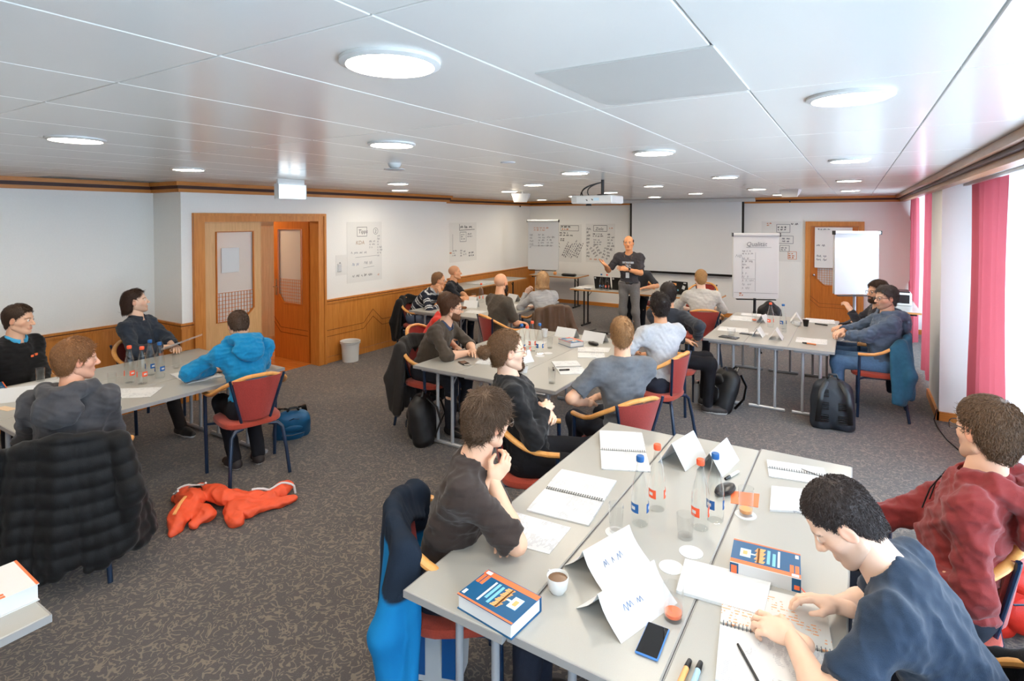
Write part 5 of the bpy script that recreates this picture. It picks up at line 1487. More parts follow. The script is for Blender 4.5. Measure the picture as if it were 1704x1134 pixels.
    if t.get('stripes'):
        c1, c2, per, wd = t['stripes']; d_t = (V - J['pel']) @ J['up2']; cc = np.tile(LINS(c1), (len(V), 1))
        da = np.full(len(V), 9.); par_ = d_t.copy()
        for k in 'LR':
            S, E, W = J['sh'][k], J['el'][k], J['wr'][k]
            for A, B2 in ((S, E), (E, W)):
                dv = B2 - A; L_ = np.linalg.norm(dv); dv = dv / L_; tt = np.clip((V - A) @ dv, 0, L_); dist = np.linalg.norm(V - A - tt[:, None] * dv, axis=1)
                m_ = (dist < da) & (dist < .075) & (tt > .05); da = np.where(m_, dist, da); par_ = np.where(m_, tt + .02, par_)
        ph = (par_ / per) % 1.0; m_ = (ph < wd) | ((ph > wd * 2) & (ph < wd * 3)); cc[m_] = LINS(c2); cattr = cc; mname = 'knit_attr'
    if t.get('print'):
        cc = np.tile(LINS(t['col']), (len(V), 1)); rel = V - (J['c7'] - J['up2'] * .2 * s); u = rel @ J['cr']; v = rel @ J['up2']; w_ = rel @ J['cf']
        m_ = (w_ > .03) & (((np.abs(v - .045) < .016) & (np.abs(u) < .095)) | ((np.abs(v + .02) < .035) & (np.abs(u - .0) < .05) & (np.sin(u * 120) * np.cos(v * 150) > -.3)))
        cc[m_] = LINS(t['print']); cattr = cc; mname = 'knit_attr'
    if mname is None:
        mname = 'cloth_%d_%d_%d' % t['col']; mat(mname, t['col'], .88, var=.16, scale=60, bump=.3, bscale=380, spec=.2, sheen=.15)
    to = child(t.get('name', 'shirt'), V, F, mname, col=cattr)
    if t.get('collar'):
        cm = MB(); c7 = J['c7'] + J['cf'] * .03 + J['up2'] * .012; rr = .064 * s
        pts = [c7 + rr * (math.sin(a) * J['cr'] * 1.06 + math.cos(a) * J['cf']) - J['up2'] * (.035 * max(0, math.cos(a))) for a in np.linspace(R(18), R(342), 22)]
        cm.tube([pt - root for pt in pts], .013, 6, flat=1.7, upv=J['up2']); n_ = 'collar_%d_%d_%d' % t['collar']; mat(n_, t['collar'], .85)
        cm.build('collar', n_, to, True)
    if t.get('strings'):
        for sg in (-1, 1):
            a = J['c7'] + J['cf'] * .125 * b + J['cr'] * sg * .035 - J['up2'] * .07; pts = [a - root, a - root + J['cf'] * .02 - J['up2'] * .07 + J['cr'] * sg * .012, a - root + J['cf'] * .022 - J['up2'] * .16 + J['cr'] * sg * .02]
            MB().tube(pts, .003, 6).build('drawstring', 'black_plastic', to, True)
    # ---- trousers
    q = SDF(); u1 = J['up1']; r1 = nrm(J['r'] - u1 * J['r'].dot(u1)); Bp = np.stack([r1, np.cross(u1, r1), u1])
    q.ell(J['pel'] + u1 * .005, np.array([.170, .13, .12]) * s * np.array([b ** .6, b ** .6, 1]), Bp, .05)
    for k in 'LR':
        H_, K, A = J['hj'][k], J['kn'][k], J['an'][k]
        q.cone(H_, K, .088 * s * b ** .4, .066 * s, .05); q.cone(K, A, .064 * s, .052 * s, .045)
    if p.get('stand'): q.cut(J['pel'] + u1 * .06, u1, .01)
    D, lo, ax = q.grid(rc * 1.15); D = np.maximum(D, (.055 - ax[2])[None, None, :]).astype(np.float32)
    V, F = surfnet(D, lo, rc * 1.15); V = wrinkle(V, vnormals(V, F), .009, 38, seed + 5, (1, 1, .7))
    n_ = 'trouser_%d_%d_%d' % legs; mat(n_, legs, .85, var=.25, scale=50, bump=.25, bscale=420, spec=.2)
    child('trousers', V, F, n_)
    # ---- shoes
    sc_, sole = shoes; n_ = 'shoe_%d_%d_%d' % sc_; mat(n_, sc_, .6)
    for k in 'LR':
        A = J['an'][k]; t_ = J['ft_' + k]
        sd_ = nrm(np.cross(t_, ZU)); up_ = np.cross(sd_, t_); q = SDF(); h_ = A - up_ * .045
        q.cone(h_ - t_ * .03, h_ + t_ * .09 - up_ * .012, .042, .042, .03); q.cone(h_ + t_ * .09 - up_ * .012, h_ + t_ * .165 - up_ * .018, .042, .034, .03); q.cone(h_, A + up_ * .02, .04, .038, .03)
        fl = A - up_ * .09; q.cut(fl, -up_, .004)
        D, lo, ax = q.grid(.008 if near else .012); V, F = surfnet(D, lo, .008 if near else .012)
        fc = V[F].mean(1); mi = (((fc - fl) @ up_) < .024).astype(int)
        child('shoe', V, F, [n_, sole], mi=mi)
    if extra: extra(o, J, root, child)
    return o
# ============================================================ WHO SITS WHERE
SK1 = (224, 176, 146); SK2 = (232, 192, 166); SK3 = (212, 156, 118)
def watch(k, col='black_plastic'):
    def f(o, J, root, child):
        W, E = J['wr'][k], J['el'][k]; d = nrm(W - E); c = W - d * .03 - root
        u, v, _ = orth(d)
        MB().tube([c + .033 * (math.cos(a) * u + math.sin(a) * v) for a in np.linspace(0, 2 * math.pi, 17)[:-1]], .008, 6, closed=True, flat=.5, upv=d).build('wristwatch', col, o, True)
        n_ = J['hd'][k][1]; n_ = nrm(n_ - d * n_.dot(d)); MB().obox(c + n_ * .036, u * .0 + d * .017, np.cross(n_, d) * .017, n_ * .005).build('watch_face', 'screen_glass', o)
    return f
NAVY = (34, 40, 52)
person('p1', 'man in a dark brown sweater, chin on his hand, elbow on the near table', SK1, dict(style='short', col=(94, 72, 54), th=.018, len=.045, top=1.0), dict(col=(54, 44, 40), sleeve='short', frac=.95, name='sweater', wr=.010), (36, 40, 52), glasses='wire', near=2)
person('p2', 'man with hair tied in a bun and eyeglasses, black cardigan, leaning back with clasped hands', SK2, dict(style='bun', col=(122, 90, 62), th=.003, len=.03, stubble=.25), dict(col=(24, 24, 26), name='cardigan', wr=.010, arm=.016, nk=.07), (28, 28, 32), beard=dict(col=(96, 66, 44), th=.003, goatee=True), glasses='wire', near=2, hs=1.1)
person('p3', 'man in a maroon hooded sweatshirt and dark eyeglasses by the window', SK1, dict(style='short', col=(98, 72, 50), th=.016, len=.022, stubble=.3), dict(col=(124, 44, 42), hood=True, strings=True, name='hooded_sweatshirt', wr=.011, arm=.018), (30, 34, 44), glasses='dark', near=2, extra=watch('L'), hs=1.03)
person('p4', 'man in a dark navy T-shirt bent over a spiral notebook', SK2, dict(style='short', col=(54, 44, 42), th=.005, len=.014, bump=.002, stubble=.25), dict(col=(36, 50, 68), sleeve='short', frac=.78, name='t_shirt', wr=.008), (28, 32, 42), near=2, hs=1.04)
person('p5', 'bearded man in an olive brown sweater with eyeglasses, forearms on the middle table', SK1, dict(style='short', col=(86, 54, 34), th=.018, len=.03), dict(col=(74, 64, 54), sleeve='elbow', frac=.25, name='sweater', collar=(58, 70, 96)), (38, 40, 48), beard=dict(col=(104, 66, 40)), glasses='dark', near=1)
person('p5b', 'person in a red top mostly hidden behind the bearded man at the middle table', SK1, dict(style='short', col=(92, 64, 44), th=.016), dict(col=(206, 44, 30), sleeve='elbow', frac=.4, name='shirt'), (34, 36, 44), near=0, eyes=False)
person('p6', 'fair-haired man in a grey T-shirt seen from behind, arm on the chair rail', SK1, dict(style='short', col=(150, 110, 70), th=.012, len=.022), dict(col=(100, 104, 110), sleeve='short', frac=.8, name='t_shirt'), (30, 34, 44), ((70, 72, 78), 'sole_white'), near=1)
person('p7', 'man with curly black hair in a white T-shirt seen from behind', SK3, dict(style='short', col=(40, 30, 26), th=.024, len=.02, curl=1, bump=.014), dict(col=(182, 184, 188), sleeve='short', frac=.85, name='t_shirt'), (40, 44, 56), near=1)
person('p8', 'dark-haired man in a charcoal sweater turned towards the presenter, elbow on the far table', SK3, dict(style='short', col=(44, 34, 30), th=.018, len=.03), dict(col=(46, 50, 58), name='sweater', arm=.014), (26, 26, 30), ((46, 42, 42), 'sole_white'), beard=dict(col=(40, 30, 26)), near=1)
person('p9', 'older man in a navy sweater with white stripes, fist at his mouth', SK3, dict(style='reced', col=(128, 92, 60), th=.005, len=.012, bump=.002), dict(stripes=((38, 42, 54), (196, 198, 200), .125, .14), name='striped_sweater', collar=(176, 182, 190)), (92, 104, 126), glasses='wire', near=1)
person('p10', 'man with a shaved head in a black polo shirt beside the striped sweater', SK3, dict(col=(120, 84, 60), shaved=.35), dict(col=(24, 26, 32), sleeve='short', frac=.9, name='polo_shirt', collar=(24, 26, 32)), (40, 44, 54), near=1)
person('p11', 'bald man with a dark beard in an olive T-shirt, legs crossed', (226, 168, 130), dict(col=(130, 92, 66), shaved=.2), dict(col=(80, 72, 62), sleeve='short', frac=.9, name='t_shirt'), (40, 50, 70), beard=dict(col=(58, 40, 30), th=.012, len=.025), near=1)
person('p12', 'woman with blond bobbed hair in a light grey sweater', SK2, dict(style='bob', col=(198, 158, 112), th=.030, len=.06), dict(col=(164, 164, 164), name='sweater', wr=.01), (110, 120, 134), near=1)
def lanyard(o, J, root, child):
    c = J['c7'] - root; cf, cr, up = J['cf'], J['cr'], J['up2']
    for sg in (-1, 1):
        MB().tube([c + cr * sg * .06 - cf * .02 + up * .015, c + cr * sg * .065 + cf * .09 - up * .04, c + cr * sg * .03 + cf * .14 - up * .2, c + cf * .14 - up * .33], .005, 5).build('lanyard', mat('lanyard_cord', (120, 92, 60), .8), o, True)
    MB().obox(c + cf * .145 - up * .37, cr * .03, cf * .002, up * .045).build('badge', 'paper_grey', o)
    b_ = J['pel'] - root + up * .035
    MB().tube([b_ + .158 * 1.08 * math.sin(a) * J['r'] + .118 * 1.1 * math.cos(a) * J['f'] for a in np.linspace(0, 2 * math.pi, 25)[:-1]], .016, 6, closed=True, flat=.35, ).build('belt', 'black_plastic', o, True)
    MB().obox(b_ + J['f'] * .136, J['r'] * .03, J['f'] * .004, up * .018).build('belt_buckle', 'chrome', o)
    watch('L')(o, J, root, child)
person('p13', 'standing presenter in a dark grey T-shirt and grey jeans gesturing with both hands', (226, 158, 110), dict(style='fringe', col=(58, 42, 34), th=.010, len=.012, bump=.001), dict(col=(66, 64, 68), print=(176, 184, 192), sleeve='short', frac=.85, name='t_shirt'), (126, 124, 122), ((70, 60, 54), 'sole_dark'), near=2, extra=lanyard)
person('p14', 'person in a dark T-shirt sitting behind the presenter at the laptop table', SK3, dict(style='short', col=(60, 46, 38), th=.01), dict(col=(50, 52, 58), sleeve='short', frac=.9, name='t_shirt'), (34, 36, 42), near=0, eyes=False)
person('p15', 'blond man in a pale grey T-shirt seen from behind in front of the screen', SK2, dict(style='short', col=(180, 138, 88), th=.008, len=.016), dict(col=(190, 186, 178), sleeve='elbow', frac=.3, name='shirt'), (44, 48, 58), near=1)
person('p16', 'man in a blue grey hooded jacket with clasped hands at the window side', SK1, dict(style='short', col=(78, 72, 70), th=.020, len=.035, stubble=.5), dict(col=(82, 96, 116), hood=True, name='hooded_jacket', wr=.011, arm=.022), (86, 116, 148), ((70, 54, 42), 'sole_dark'), glasses='dark', near=1)
person('p17', 'dark-bearded man half hidden behind the man in the blue grey jacket', SK1, dict(style='short', col=(66, 48, 38), th=.020, len=.035), dict(col=(42, 42, 50), name='sweater'), (60, 84, 116), beard=dict(col=(66, 44, 32), th=.008), glasses='dark', near=1)
def fleece_marks(o, J, root, child):
    c = J['c7'] - root - J['up2'] * .17 + J['cf'] * .125
    for a, b_ in ((.05, .02), (.085, .025), (.10, -.02)):
        MB().obox(c + J['cr'] * -a + J['up2'] * b_ + J['cf'] * .006, J['cr'] * .011, J['cf'] * .006, J['up2'] * .009).build('chest_emblem', 'book_orange', o)
    MB().obox(c - J['cr'] * .075 - J['up2'] * .05 + J['cf'] * .004, J['cr'] * .035, J['cf'] * .006, J['up2'] * .004).build('chest_print', 'paper_grey', o)
person('p18', 'man in a black fleece with a blue collar at the left edge', SK1, dict(style='short', col=(66, 48, 36), th=.012, len=.022), dict(col=(20, 20, 22), name='fleece', collar=(64, 160, 206), arm=.018, nk=.074), (30, 32, 40), near=1, extra=fleece_marks)
person('p19', 'long-haired man in a dark navy shirt sitting against the left wall', SK2, dict(style='long', col=(62, 42, 32), th=.010, len=.04, stubble=.4), dict(col=(44, 52, 64), name='shirt', collar=(44, 52, 64), arm=.016, wr=.011), (40, 36, 36), ((28, 28, 30), 'sole_white'), near=1)
person('p20', 'fair-haired man in a charcoal hooded sweater with folded arms at the left', (226, 170, 142), dict(style='short', col=(150, 104, 66), th=.016, len=.03, curl=0, bump=.01), dict(col=(70, 70, 74), hood=True, name='hooded_sweater', wr=.011, arm=.018), (70, 92, 120), ((190, 192, 194), 'sole_white'), near=2)
person('p21', 'man in a bright blue hooded sweater bent over his notes, back to the camera', SK1, dict(style='short', col=(84, 62, 48), th=.009, len=.016), dict(col=(22, 128, 178), hood=True, name='hooded_sweater', arm=.018, wr=.010), (26, 28, 34), ((40, 34, 36), 'sole_white'), near=2)
# ---------------------------------------------------------------- chairs under the sitters
def seat_for(key, label, cyaw=None, back=.05, side=0.0):
    p = PEOPLE[key]; yw = p['yaw'] if cyaw is None else cyaw; f = yawv(yw)
    return chair(p['hip'][0] + f[0] * back + f[1] * side, p['hip'][1] + f[1] * back - f[0] * side, yw, label)
CH = {}
CH['p1'] = seat_for('p1', 'chair with a blue and black jacket over it at the near table', 38)
CH['p2'] = seat_for('p2', 'chair of the man in the black cardigan, wooden rail showing at his hip')
seat_for('p3', 'chair under the man in the maroon hooded sweatshirt', side=.08)
CH['p4'] = seat_for('p4', 'chair under the man in the navy T-shirt')
CH['p5'] = seat_for('p5', 'chair with a long dark coat over it behind the bearded man')
seat_for('p5b', 'chair hidden behind the bearded man at the middle table')
seat_for('p6', 'red-backed chair of the man in the grey T-shirt, turned away from the near table')
seat_for('p7', 'red-backed chair of the curly-haired man in white, seen edge on', 172)
seat_for('p8', 'chair facing the far right table under the man in charcoal', 5)
CH['p9'] = seat_for('p9', 'chair by the wainscot with a black coat, under the striped sweater man')
seat_for('p10', 'chair under the shaved-headed man by the wainscot')
seat_for('p11', 'chair with a curved rail under the bald bearded man', 62)
CH['p12'] = seat_for('p12', 'chair with a brown jacket over it under the blond woman', 150)
seat_for('p14', 'chair behind the presenter table under the half hidden sitter')
seat_for('p15', 'chair with a dark red back behind the blond man in front of the screen')
CH['p16'] = seat_for('p16', 'chair with a teal jacket under the man in the blue grey hooded jacket')
CH['p17'] = seat_for('p17', 'chair with a dark coat under the half hidden bearded man')
seat_for('p18', 'chair at the left edge under the man in the black fleece')
seat_for('p19', 'chair against the wainscot under the long-haired man')
CH['p20'] = seat_for('p20', 'chair covered by a black quilted jacket at the left')
seat_for('p21', 'red-backed chair of the man in the bright blue hooded sweater')
chair(-2.45, 10.75, -100, 'empty orange-red chair behind the presenter table')
# ---------------------------------------------------------------- coats and jackets over chair backs
def coat(c, name, label, col, zb=.22, width=1.0, sleeves=((-.30, .18), (.30, .2)), seed=1, quilt=0.0, col2=None, rough=.8, res=.011, out=.0, sheen=.1):
    rp = rail_pts(25); rnd = np.random.default_rng(seed); q = SDF(); i0 = int(12 - 7 * width); i1 = 24 - i0
    for i in range(i0, i1 + 1):
        a = np.array(rp[i]); nrm_ = nrm(np.array([a[0], a[1] + .03 - .0, 0]))
        rr = .026 + .010 * math.sin(i * 1.9 + seed) + rnd.uniform(0, .006)
        top_ = a + nrm_ * .012 + np.array([0, 0, .012]); bot = np.array([a[0] * (1.08 + out), a[1] * 1.0, 0]) + nrm_ * (.055 + .02 * rnd.uniform(-1, 1) + out) + np.array([0, 0, zb + rnd.uniform(-.03, .03)])
        q.cone(top_, bot, rr, rr * 1.15, .035)
        if abs(i - 12) < 6:
            inn = a - nrm_ * .05 + np.array([0, 0, -.08]); q.cone(top_, inn, .02, .016, .03)
    for sx, zz in sleeves:
        a = np.array([sx * .9, -.2, .80]); m = np.array([sx * 1.12, -.27, .5]); e = np.array([sx * 1.05, -.25, zz])
        q.cone(a, m, .05, .055, .04); q.cone(m, e, .055, .045, .04)
    D, lo, ax = q.grid(res); D = np.maximum(D, (.02 - ax[2])[None, None, :]).astype(np.float32)
    V, F = surfnet(D, lo, res); N = vnormals(V, F); V = wrinkle(V, N, .011, 34, seed, (1, 1, .5)); 
    if quilt: V = V + N * (quilt * np.abs(np.sin((V[:, 2] + .02 * np.sin(V[:, 0] * 9)) * math.pi / .085)))[:, None]
    n_ = 'coat_%d_%d_%d' % col; mat(n_, col, rough, var=.25, scale=25, bump=.25, bscale=200, spec=.4 if rough < .6 else .2, sheen=sheen)
    mats = [n_]; mi = None; cc = None
    if col2:
        n2 = 'coat_%d_%d_%d' % col2; mat(n2, col2, rough, var=.2, scale=25, bump=.2, spec=.3); mats = ['knit_attr']; t_ = np.clip(((.70 + .08 * np.sin(V[:, 0] * 11 + .6)) - V[:, 2]) / .012, 0, 1) * np.clip((np.abs(V[:, 0] - .05) - .035) / .01, 0, 1); cc = LINS(col) * (1 - t_[:, None]) + LINS(col2) * t_[:, None]
    o = link(bpy.data.objects.new(name, np_mesh(name, V, F, mats, cc, mi)))
    o.location = c.location; o.rotation_euler = c.rotation_euler
    return tag(o, label, 'jacket', 'coats over chair backs')
coat(CH['p1'], 'sports_jacket', 'bright blue and black sports jacket hanging over the nearest chair', (28, 38, 52), .20, .8, ((-.27, .16), (.25, .2)), 3, col2=(18, 116, 172), res=.009)
coat(CH['p4'], 'black_coat', 'black coat over the chair of the man in the navy T-shirt', (18, 19, 22), .2, 1.3, ((-.26, .3), (.26, .2)), 4)
coat(CH['p5'], 'long_coat', 'long dark grey brown coat over the chair behind the bearded man', (46, 42, 40), .16, 1.0, ((-.28, .12), (.26, .2)), 5)
coat(CH['p9'], 'dark_coat', 'black coat over the chair at the wainscot beside the striped sweater', (20, 20, 22), .26, 1.0, ((-.28, .2), (.26, .25)), 6)
coat(CH['p12'], 'brown_jacket', 'brown leather look jacket over the chair of the blond woman', (88, 64, 44), .22, 1.0, ((-.27, .25), (.27, .25)), 7, rough=.5)
coat(CH['p16'], 'teal_jacket', 'teal blue jacket over the chair beside the window sitter', (44, 92, 116), .24, 1.0, ((-.26, .3), (.26, .2)), 8)
coat(CH['p17'], 'navy_coat', 'dark navy coat behind the teal jacket', (30, 38, 54), .2, 1.0, ((-.26, .3), (.26, .2)), 9)
coat(CH['p20'], 'quilted_jacket', 'black quilted down jacket hanging over the chair at the left', (17, 18, 20), .16, 1.25, ((-.34, .1), (.30, .2)), 10, quilt=.009, rough=.6, res=.009, out=.04)
# ============================================================ THINGS ON THE NEAR TABLE
bottle(-.797, 2.372, 'b', 'blue-capped glass water bottle standing nearest the open notebook')
bottle(-.77, 2.535, 'o', 'orange-capped water bottle behind the blue-capped one on the near table')
bottle(-.562, 2.477, 'o', 'orange-capped water bottle beside the upturned glass on the near table')
bottle(-.520, 2.575, 'b', 'blue-capped water bottle half behind the right orange-capped one')
coaster(-.863, 2.254, 'white coaster under the empty tall glass')
tumbler(-.866, 2.262, 'empty tall glass on a white coaster by the blue-capped bottle', TZ + .0021)
tumbler(-.600, 2.376, 'upturned tumbler standing close to the orange-capped bottle', h=.10, rr=.036)
coaster(-.411, 2.700, 'white coaster under the glass with orange drink'); 
sheet('orange_card', 'small orange card on the near table by the black case', [(-.511, 2.90), (-.385, 2.94), (-.372, 2.80), (-.489, 2.775)], m='book_orange', cat='card', group=None)
tumbler(-.41, 2.698, 'glass with a little orange drink on the coaster by the orange card', TZ + .0031, .125, .033, 'book_title')
coaster(-.593, 2.14, 'loose white coaster left of its twin'); coaster(-.552, 2.279, 'loose white coaster nearest the bottles', TZ)
tumbler(-.51, 1.868, 'glass with a red base rim beside the black phone', TZ, .115, .034, 'book_orange')
cup('white coffee cup with dregs by the front paper tent', -.905, 1.784, hd=150)
notebook('open spiral notebook far end of the near table', (-1.13, 3.06), .26, .24, R(24), lift=.02)
notebook('open spiral notebook lying in front of the man with his chin on his hand', (-1.155, 2.45), .30, .225, R(6))
sheet('paper_sheet', 'printed sheet beside the elbow of the man in brown', [(-1.345, 2.165), (-1.043, 2.185), (-1.035, 1.965), (-1.237, 1.94)])
tent('white paper name tent at the far end behind the bottles', (-.81, 3.14), .26, .15, R(78))
tent('white paper name tent right of the far bottles', (-.625, 3.17), .27, .13, R(82))
tc_ = tent('large folded name tent beside the coffee cup', (-.815, 2.03), .28, .145, R(72), curl=.35, ang=46)
td_ = tent('large folded name tent nearest the camera by the phone', (-.665, 1.845), .30, .145, R(70), curl=.35, ang=46)
for t_, sd_ in ((tc_, 31), (td_, 32)):
    h_, b_ = .145 * math.sin(R(46)), .145 * math.cos(R(46)); u_ = np.array((0, b_, h_)) / .145; n_ = np.array((0, -h_, b_)) / .145
    writing(t_, np.array((-.10, -b_, 0)) - n_ * .0085, (1, 0, 0), u_, [(.03, .055, .16, .035, 1, 3, .0022)], sd_)
phone('black smartphone with blue edge lying near the front of the table', (-.537, 1.728), R(2))
book('thick blue and orange textbook at the front left corner of the near table', (-1.035, 1.592), R(83.5))
book('thick blue and orange textbook with white spine beside the bent man', (-.279, 2.309), R(-85), 'white')
MB_ = thing('bookmark_ribbon', 'red bookmark ribbon trailing from the textbook with the white spine', 'ribbon', (-.155, 2.24, TZ))
MB().tube([(0, 0, .02), (.02, -.012, .01), (.045, -.03, .003)], .003, 5, flat=.4).build('ribbon', 'bottle_orange', MB_)
sheet('paper_pad', 'thick blank white paper pad in front of the bent man', [(-.557, 2.206), (-.25, 2.247), (-.25, 2.028), (-.536, 2.0)], m='paper', t=.012, cat='paper pad', group=None)
notebook('open spiral notebook with orange drawings under the writing man’s hands'.replace('’', "'"), (-.205, 1.945), .33, .24, R(8), m='orange_print', m2='print_paper', coil='navy_metal')
marker('slim black pen lying on the notebook of the bent man', (-.222, 1.72), (-.30, 1.843), (24, 24, 28), TZ + .009, .0045, 'pen')
marker('orange highlighter at the front edge of the near table', (-.418, 1.60), (-.414, 1.704), (240, 166, 100)); marker('pale blue highlighter at the front edge of the near table', (-.385, 1.61), (-.384, 1.714), (160, 196, 220))
notebook('spiral notebook with a pencil at the far right of the near table', (-.25, 3.29), .28, .10, R(10))
marker('thin grey pencil on the far right notebook', (-.23, 3.33), (-.10, 3.27), (150, 150, 150), TZ + .008, .003, 'pen')
sheet('note_pad', 'small white note pad right of the orange card', [(-.343, 3.044), (-.21, 3.09), (-.193, 2.85), (-.321, 2.79)], t=.01, cat='note pad', group=None)
gc = thing('glasses_case', 'glossy black glasses case beside the blue-capped bottle', 'case', (-.532, 2.87, TZ), R(70))
MB().lathe([(.0001, -.0), (.03, .002), (.038, .014), (.034, .028), (.02, .036), (.0001, .038)], 20).build('shell', 'black_plastic', gc, True).scale = (2.0, 1, 1)
marker('white marker with black cap by the far paper tent', (-.515, 3.123), (-.556, 3.0), (222, 214, 200))
# ============================================================ MIDDLE TABLE
bottle(-2.80, 4.72, 'b', 'blue-capped bottle at the left of three on the middle table'); bottle(-2.70, 4.66, 'o', 'front orange-capped bottle of the middle table'); bottle(-2.66, 4.84, 'b', 'blue-labelled bottle at the right of the middle table trio'); bottle(-2.78, 4.90, 'o', 'rear orange-capped bottle of the middle table')
paper_cup('white paper cup at the far edge of the middle table', -2.99, 5.56); tumbler(-2.684, 5.101, 'empty glass behind the bottles on the middle table'); tumbler(-2.101, 4.03, 'tall clear glass at the near corner of the middle table', h=.13); tumbler(-2.87, 4.6, 'clear glass left of the middle table bottles')
coaster(-2.60, 4.90, 'farther white coaster right of the middle table bottles'); coaster(-2.62, 4.77, 'nearer white coaster right of the middle table bottles')
paper_cup('small white plastic cup on the middle table in front of the bun-haired man', -2.458, 4.188, h=.06)
notebook('open notebook with two pens at the right of the middle table', (-2.19, 4.53), .24, .21, R(38))
marker('black marker on the open notebook of the middle table', (-2.2, 4.36), (-2.13, 4.42), (60, 56, 54), TZ + .008); marker('brown marker on the open notebook of the middle table', (-2.28, 4.40), (-2.24, 4.33), (70, 60, 56), TZ + .008)
notebook('open notebook beside the curly-haired man on the middle table', (-2.24, 5.14), .26, .2, R(25))
sheet('paper_sheet', 'white sheet at the far right of the middle table', [(-2.4, 5.35), (-2.15, 5.45), (-2.1, 5.25), (-2.35, 5.16)])
book('thick textbook on the middle table beside the black case', (-2.57, 5.36), R(60), 'white')
tent('paper name tent at the far end of the middle table', (-2.42, 5.66), .28, .12, R(-10)); tent('second paper name tent at the far end of the middle table', (-2.78, 5.70), .26, .12, R(-8))
gk = thing('glasses_case', 'black glasses case at the far end of the middle table', 'case', (-2.36, 5.48, TZ), R(-30)); MB().lathe([(.0001, 0), (.03, .002), (.038, .014), (.034, .03), (.0001, .038)], 18).build('shell', 'black_plastic', gk, True).scale = (2.1, 1, 1)
phone('dark smartphone before the bearded man on the middle table', (-3.08, 4.15), R(60)); tent('curled paper tent beside the middle table bottles', (-2.66, 4.46), .24, .12, R(70), curl=.3)
sheet('paper_sheet', 'white sheet under the bearded man\'s hands', [(-3.05, 4.4), (-2.82, 4.45), (-2.78, 4.25), (-3.0, 4.2)])
sheet('paper_sheet', 'long white sheet behind the middle table bottles', [(-3.1, 5.3), (-2.85, 5.35), (-2.8, 5.1), (-3.05, 5.05)])
# ============================================================ FAR RIGHT TABLE
bottle(-.878, 7.514, 'o', 'left orange-capped bottle on the far right table'); bottle(-.733, 7.473, 'b', 'right bottle on the far right table')
tent('left small paper tent at the front of the far right table', (-.93, 6.90), .20, .11, R(88)); tent('right small paper tent at the front of the far right table', (-.74, 6.86), .22, .13, R(92)); tent('paper tent behind the far right bottles', (-1.0, 7.85), .2, .11, R(80)); tent('paper tent at the far right table by the white cup', (-.64, 8.1), .2, .13, R(95))
sheet('paper_sheet', 'white sheet at the left of the far right table', [(-1.42, 7.25), (-1.1, 7.27), (-1.05, 7.0), (-1.4, 6.98)]); sheet('paper_sheet', 'white sheets at the far left end of the far right table', [(-1.42, 8.1), (-1.15, 8.15), (-1.12, 7.8), (-1.4, 7.75)], t=.006)
sheet('paper_sheet', 'upper stack of sheets at the far end of the far right table', [(-1.35, 8.38), (-1.1, 8.4), (-1.08, 8.2), (-1.33, 8.18)], t=.012)
sheet('paper_sheet', 'printed sheet with a pen at the front right of the far right table', [(-.55, 7.05), (-.25, 7.07), (-.24, 6.78), (-.54, 6.76)]); sheet('paper_sheet', 'folder papers at the far right corner of the far right table', [(-.55, 8.4), (-.22, 8.42), (-.2, 8.1), (-.53, 8.08)], t=.012)
sheet('paper_sheet', 'narrow sheet between the glasses on the far right table', [(-1.05, 7.1), (-.85, 7.12), (-.84, 6.98), (-1.04, 6.96)])
cup('white cup on the far right table', -.60, 7.78); paper_cup('black mug on the far right table', -.51, 7.82, h=.08).children[0].data.materials[0] = M['black_plastic']
phone('black smartphone among the glasses on the far right table', (-1.06, 6.92), R(80)); tumbler(-1.20, 6.76, 'low tumbler at the left front of the far right table', h=.08, rr=.045); tumbler(-1.11, 7.84, 'tumbler with orange base at the far end of the far right table', fill='book_orange'); tumbler(-.70, 7.25, 'clear tumbler before the far right bottles')
phone('flat silver tablet at the left front of the far right table', (-1.2, 6.62), R(80), w=.12, h=.2); marker('orange and blue marker at the front right of the far right table', (-.34, 6.70), (-.47, 6.73), (206, 120, 70)); marker('black marker by the folder on the far right table', (-.42, 8.02), (-.28, 7.98), (40, 40, 42))
# ============================================================ FAR LEFT TABLE
bottle(-5.08, 7.30, 'o', 'bottle with orange label on the far left table')
tent('paper tent before the striped sweater man', (-4.93, 6.82), .22, .12, R(20)); tent('paper tent beside the blond woman', (-4.72, 7.7), .24, .13, R(-20)); tent('paper tent behind the orange-labelled bottle', (-5.2, 7.2), .2, .11, R(10))
sheet('paper_sheet', 'white sheet at the front of the far left table', [(-4.8, 6.6), (-4.5, 6.65), (-4.48, 6.4), (-4.75, 6.38)]); sheet('paper_sheet', 'white sheet by the blond woman', [(-4.6, 7.4), (-4.3, 7.45), (-4.28, 7.2), (-4.55, 7.18)]); sheet('paper_sheet', 'white sheets at the far end of the far left table', [(-5.1, 7.9), (-4.8, 7.95), (-4.75, 7.7), (-5.05, 7.68)], t=.01)
ck = thing('pencil_case', 'brown leather pencil case on the far left table', 'case', (-4.96, 6.62, TZ), R(30)); MB().lathe([(.0001, 0), (.03, .003), (.036, .02), (.03, .036), (.0001, .04)], 16).build('shell', mat('brown_leather', (120, 72, 36), .5), ck, True).scale = (2.2, 1, 1)
tumbler(-5.297, 7.40, 'glass beside the shaved-headed man'); tumbler(-4.85, 7.45, 'glass in the middle of the far left table')
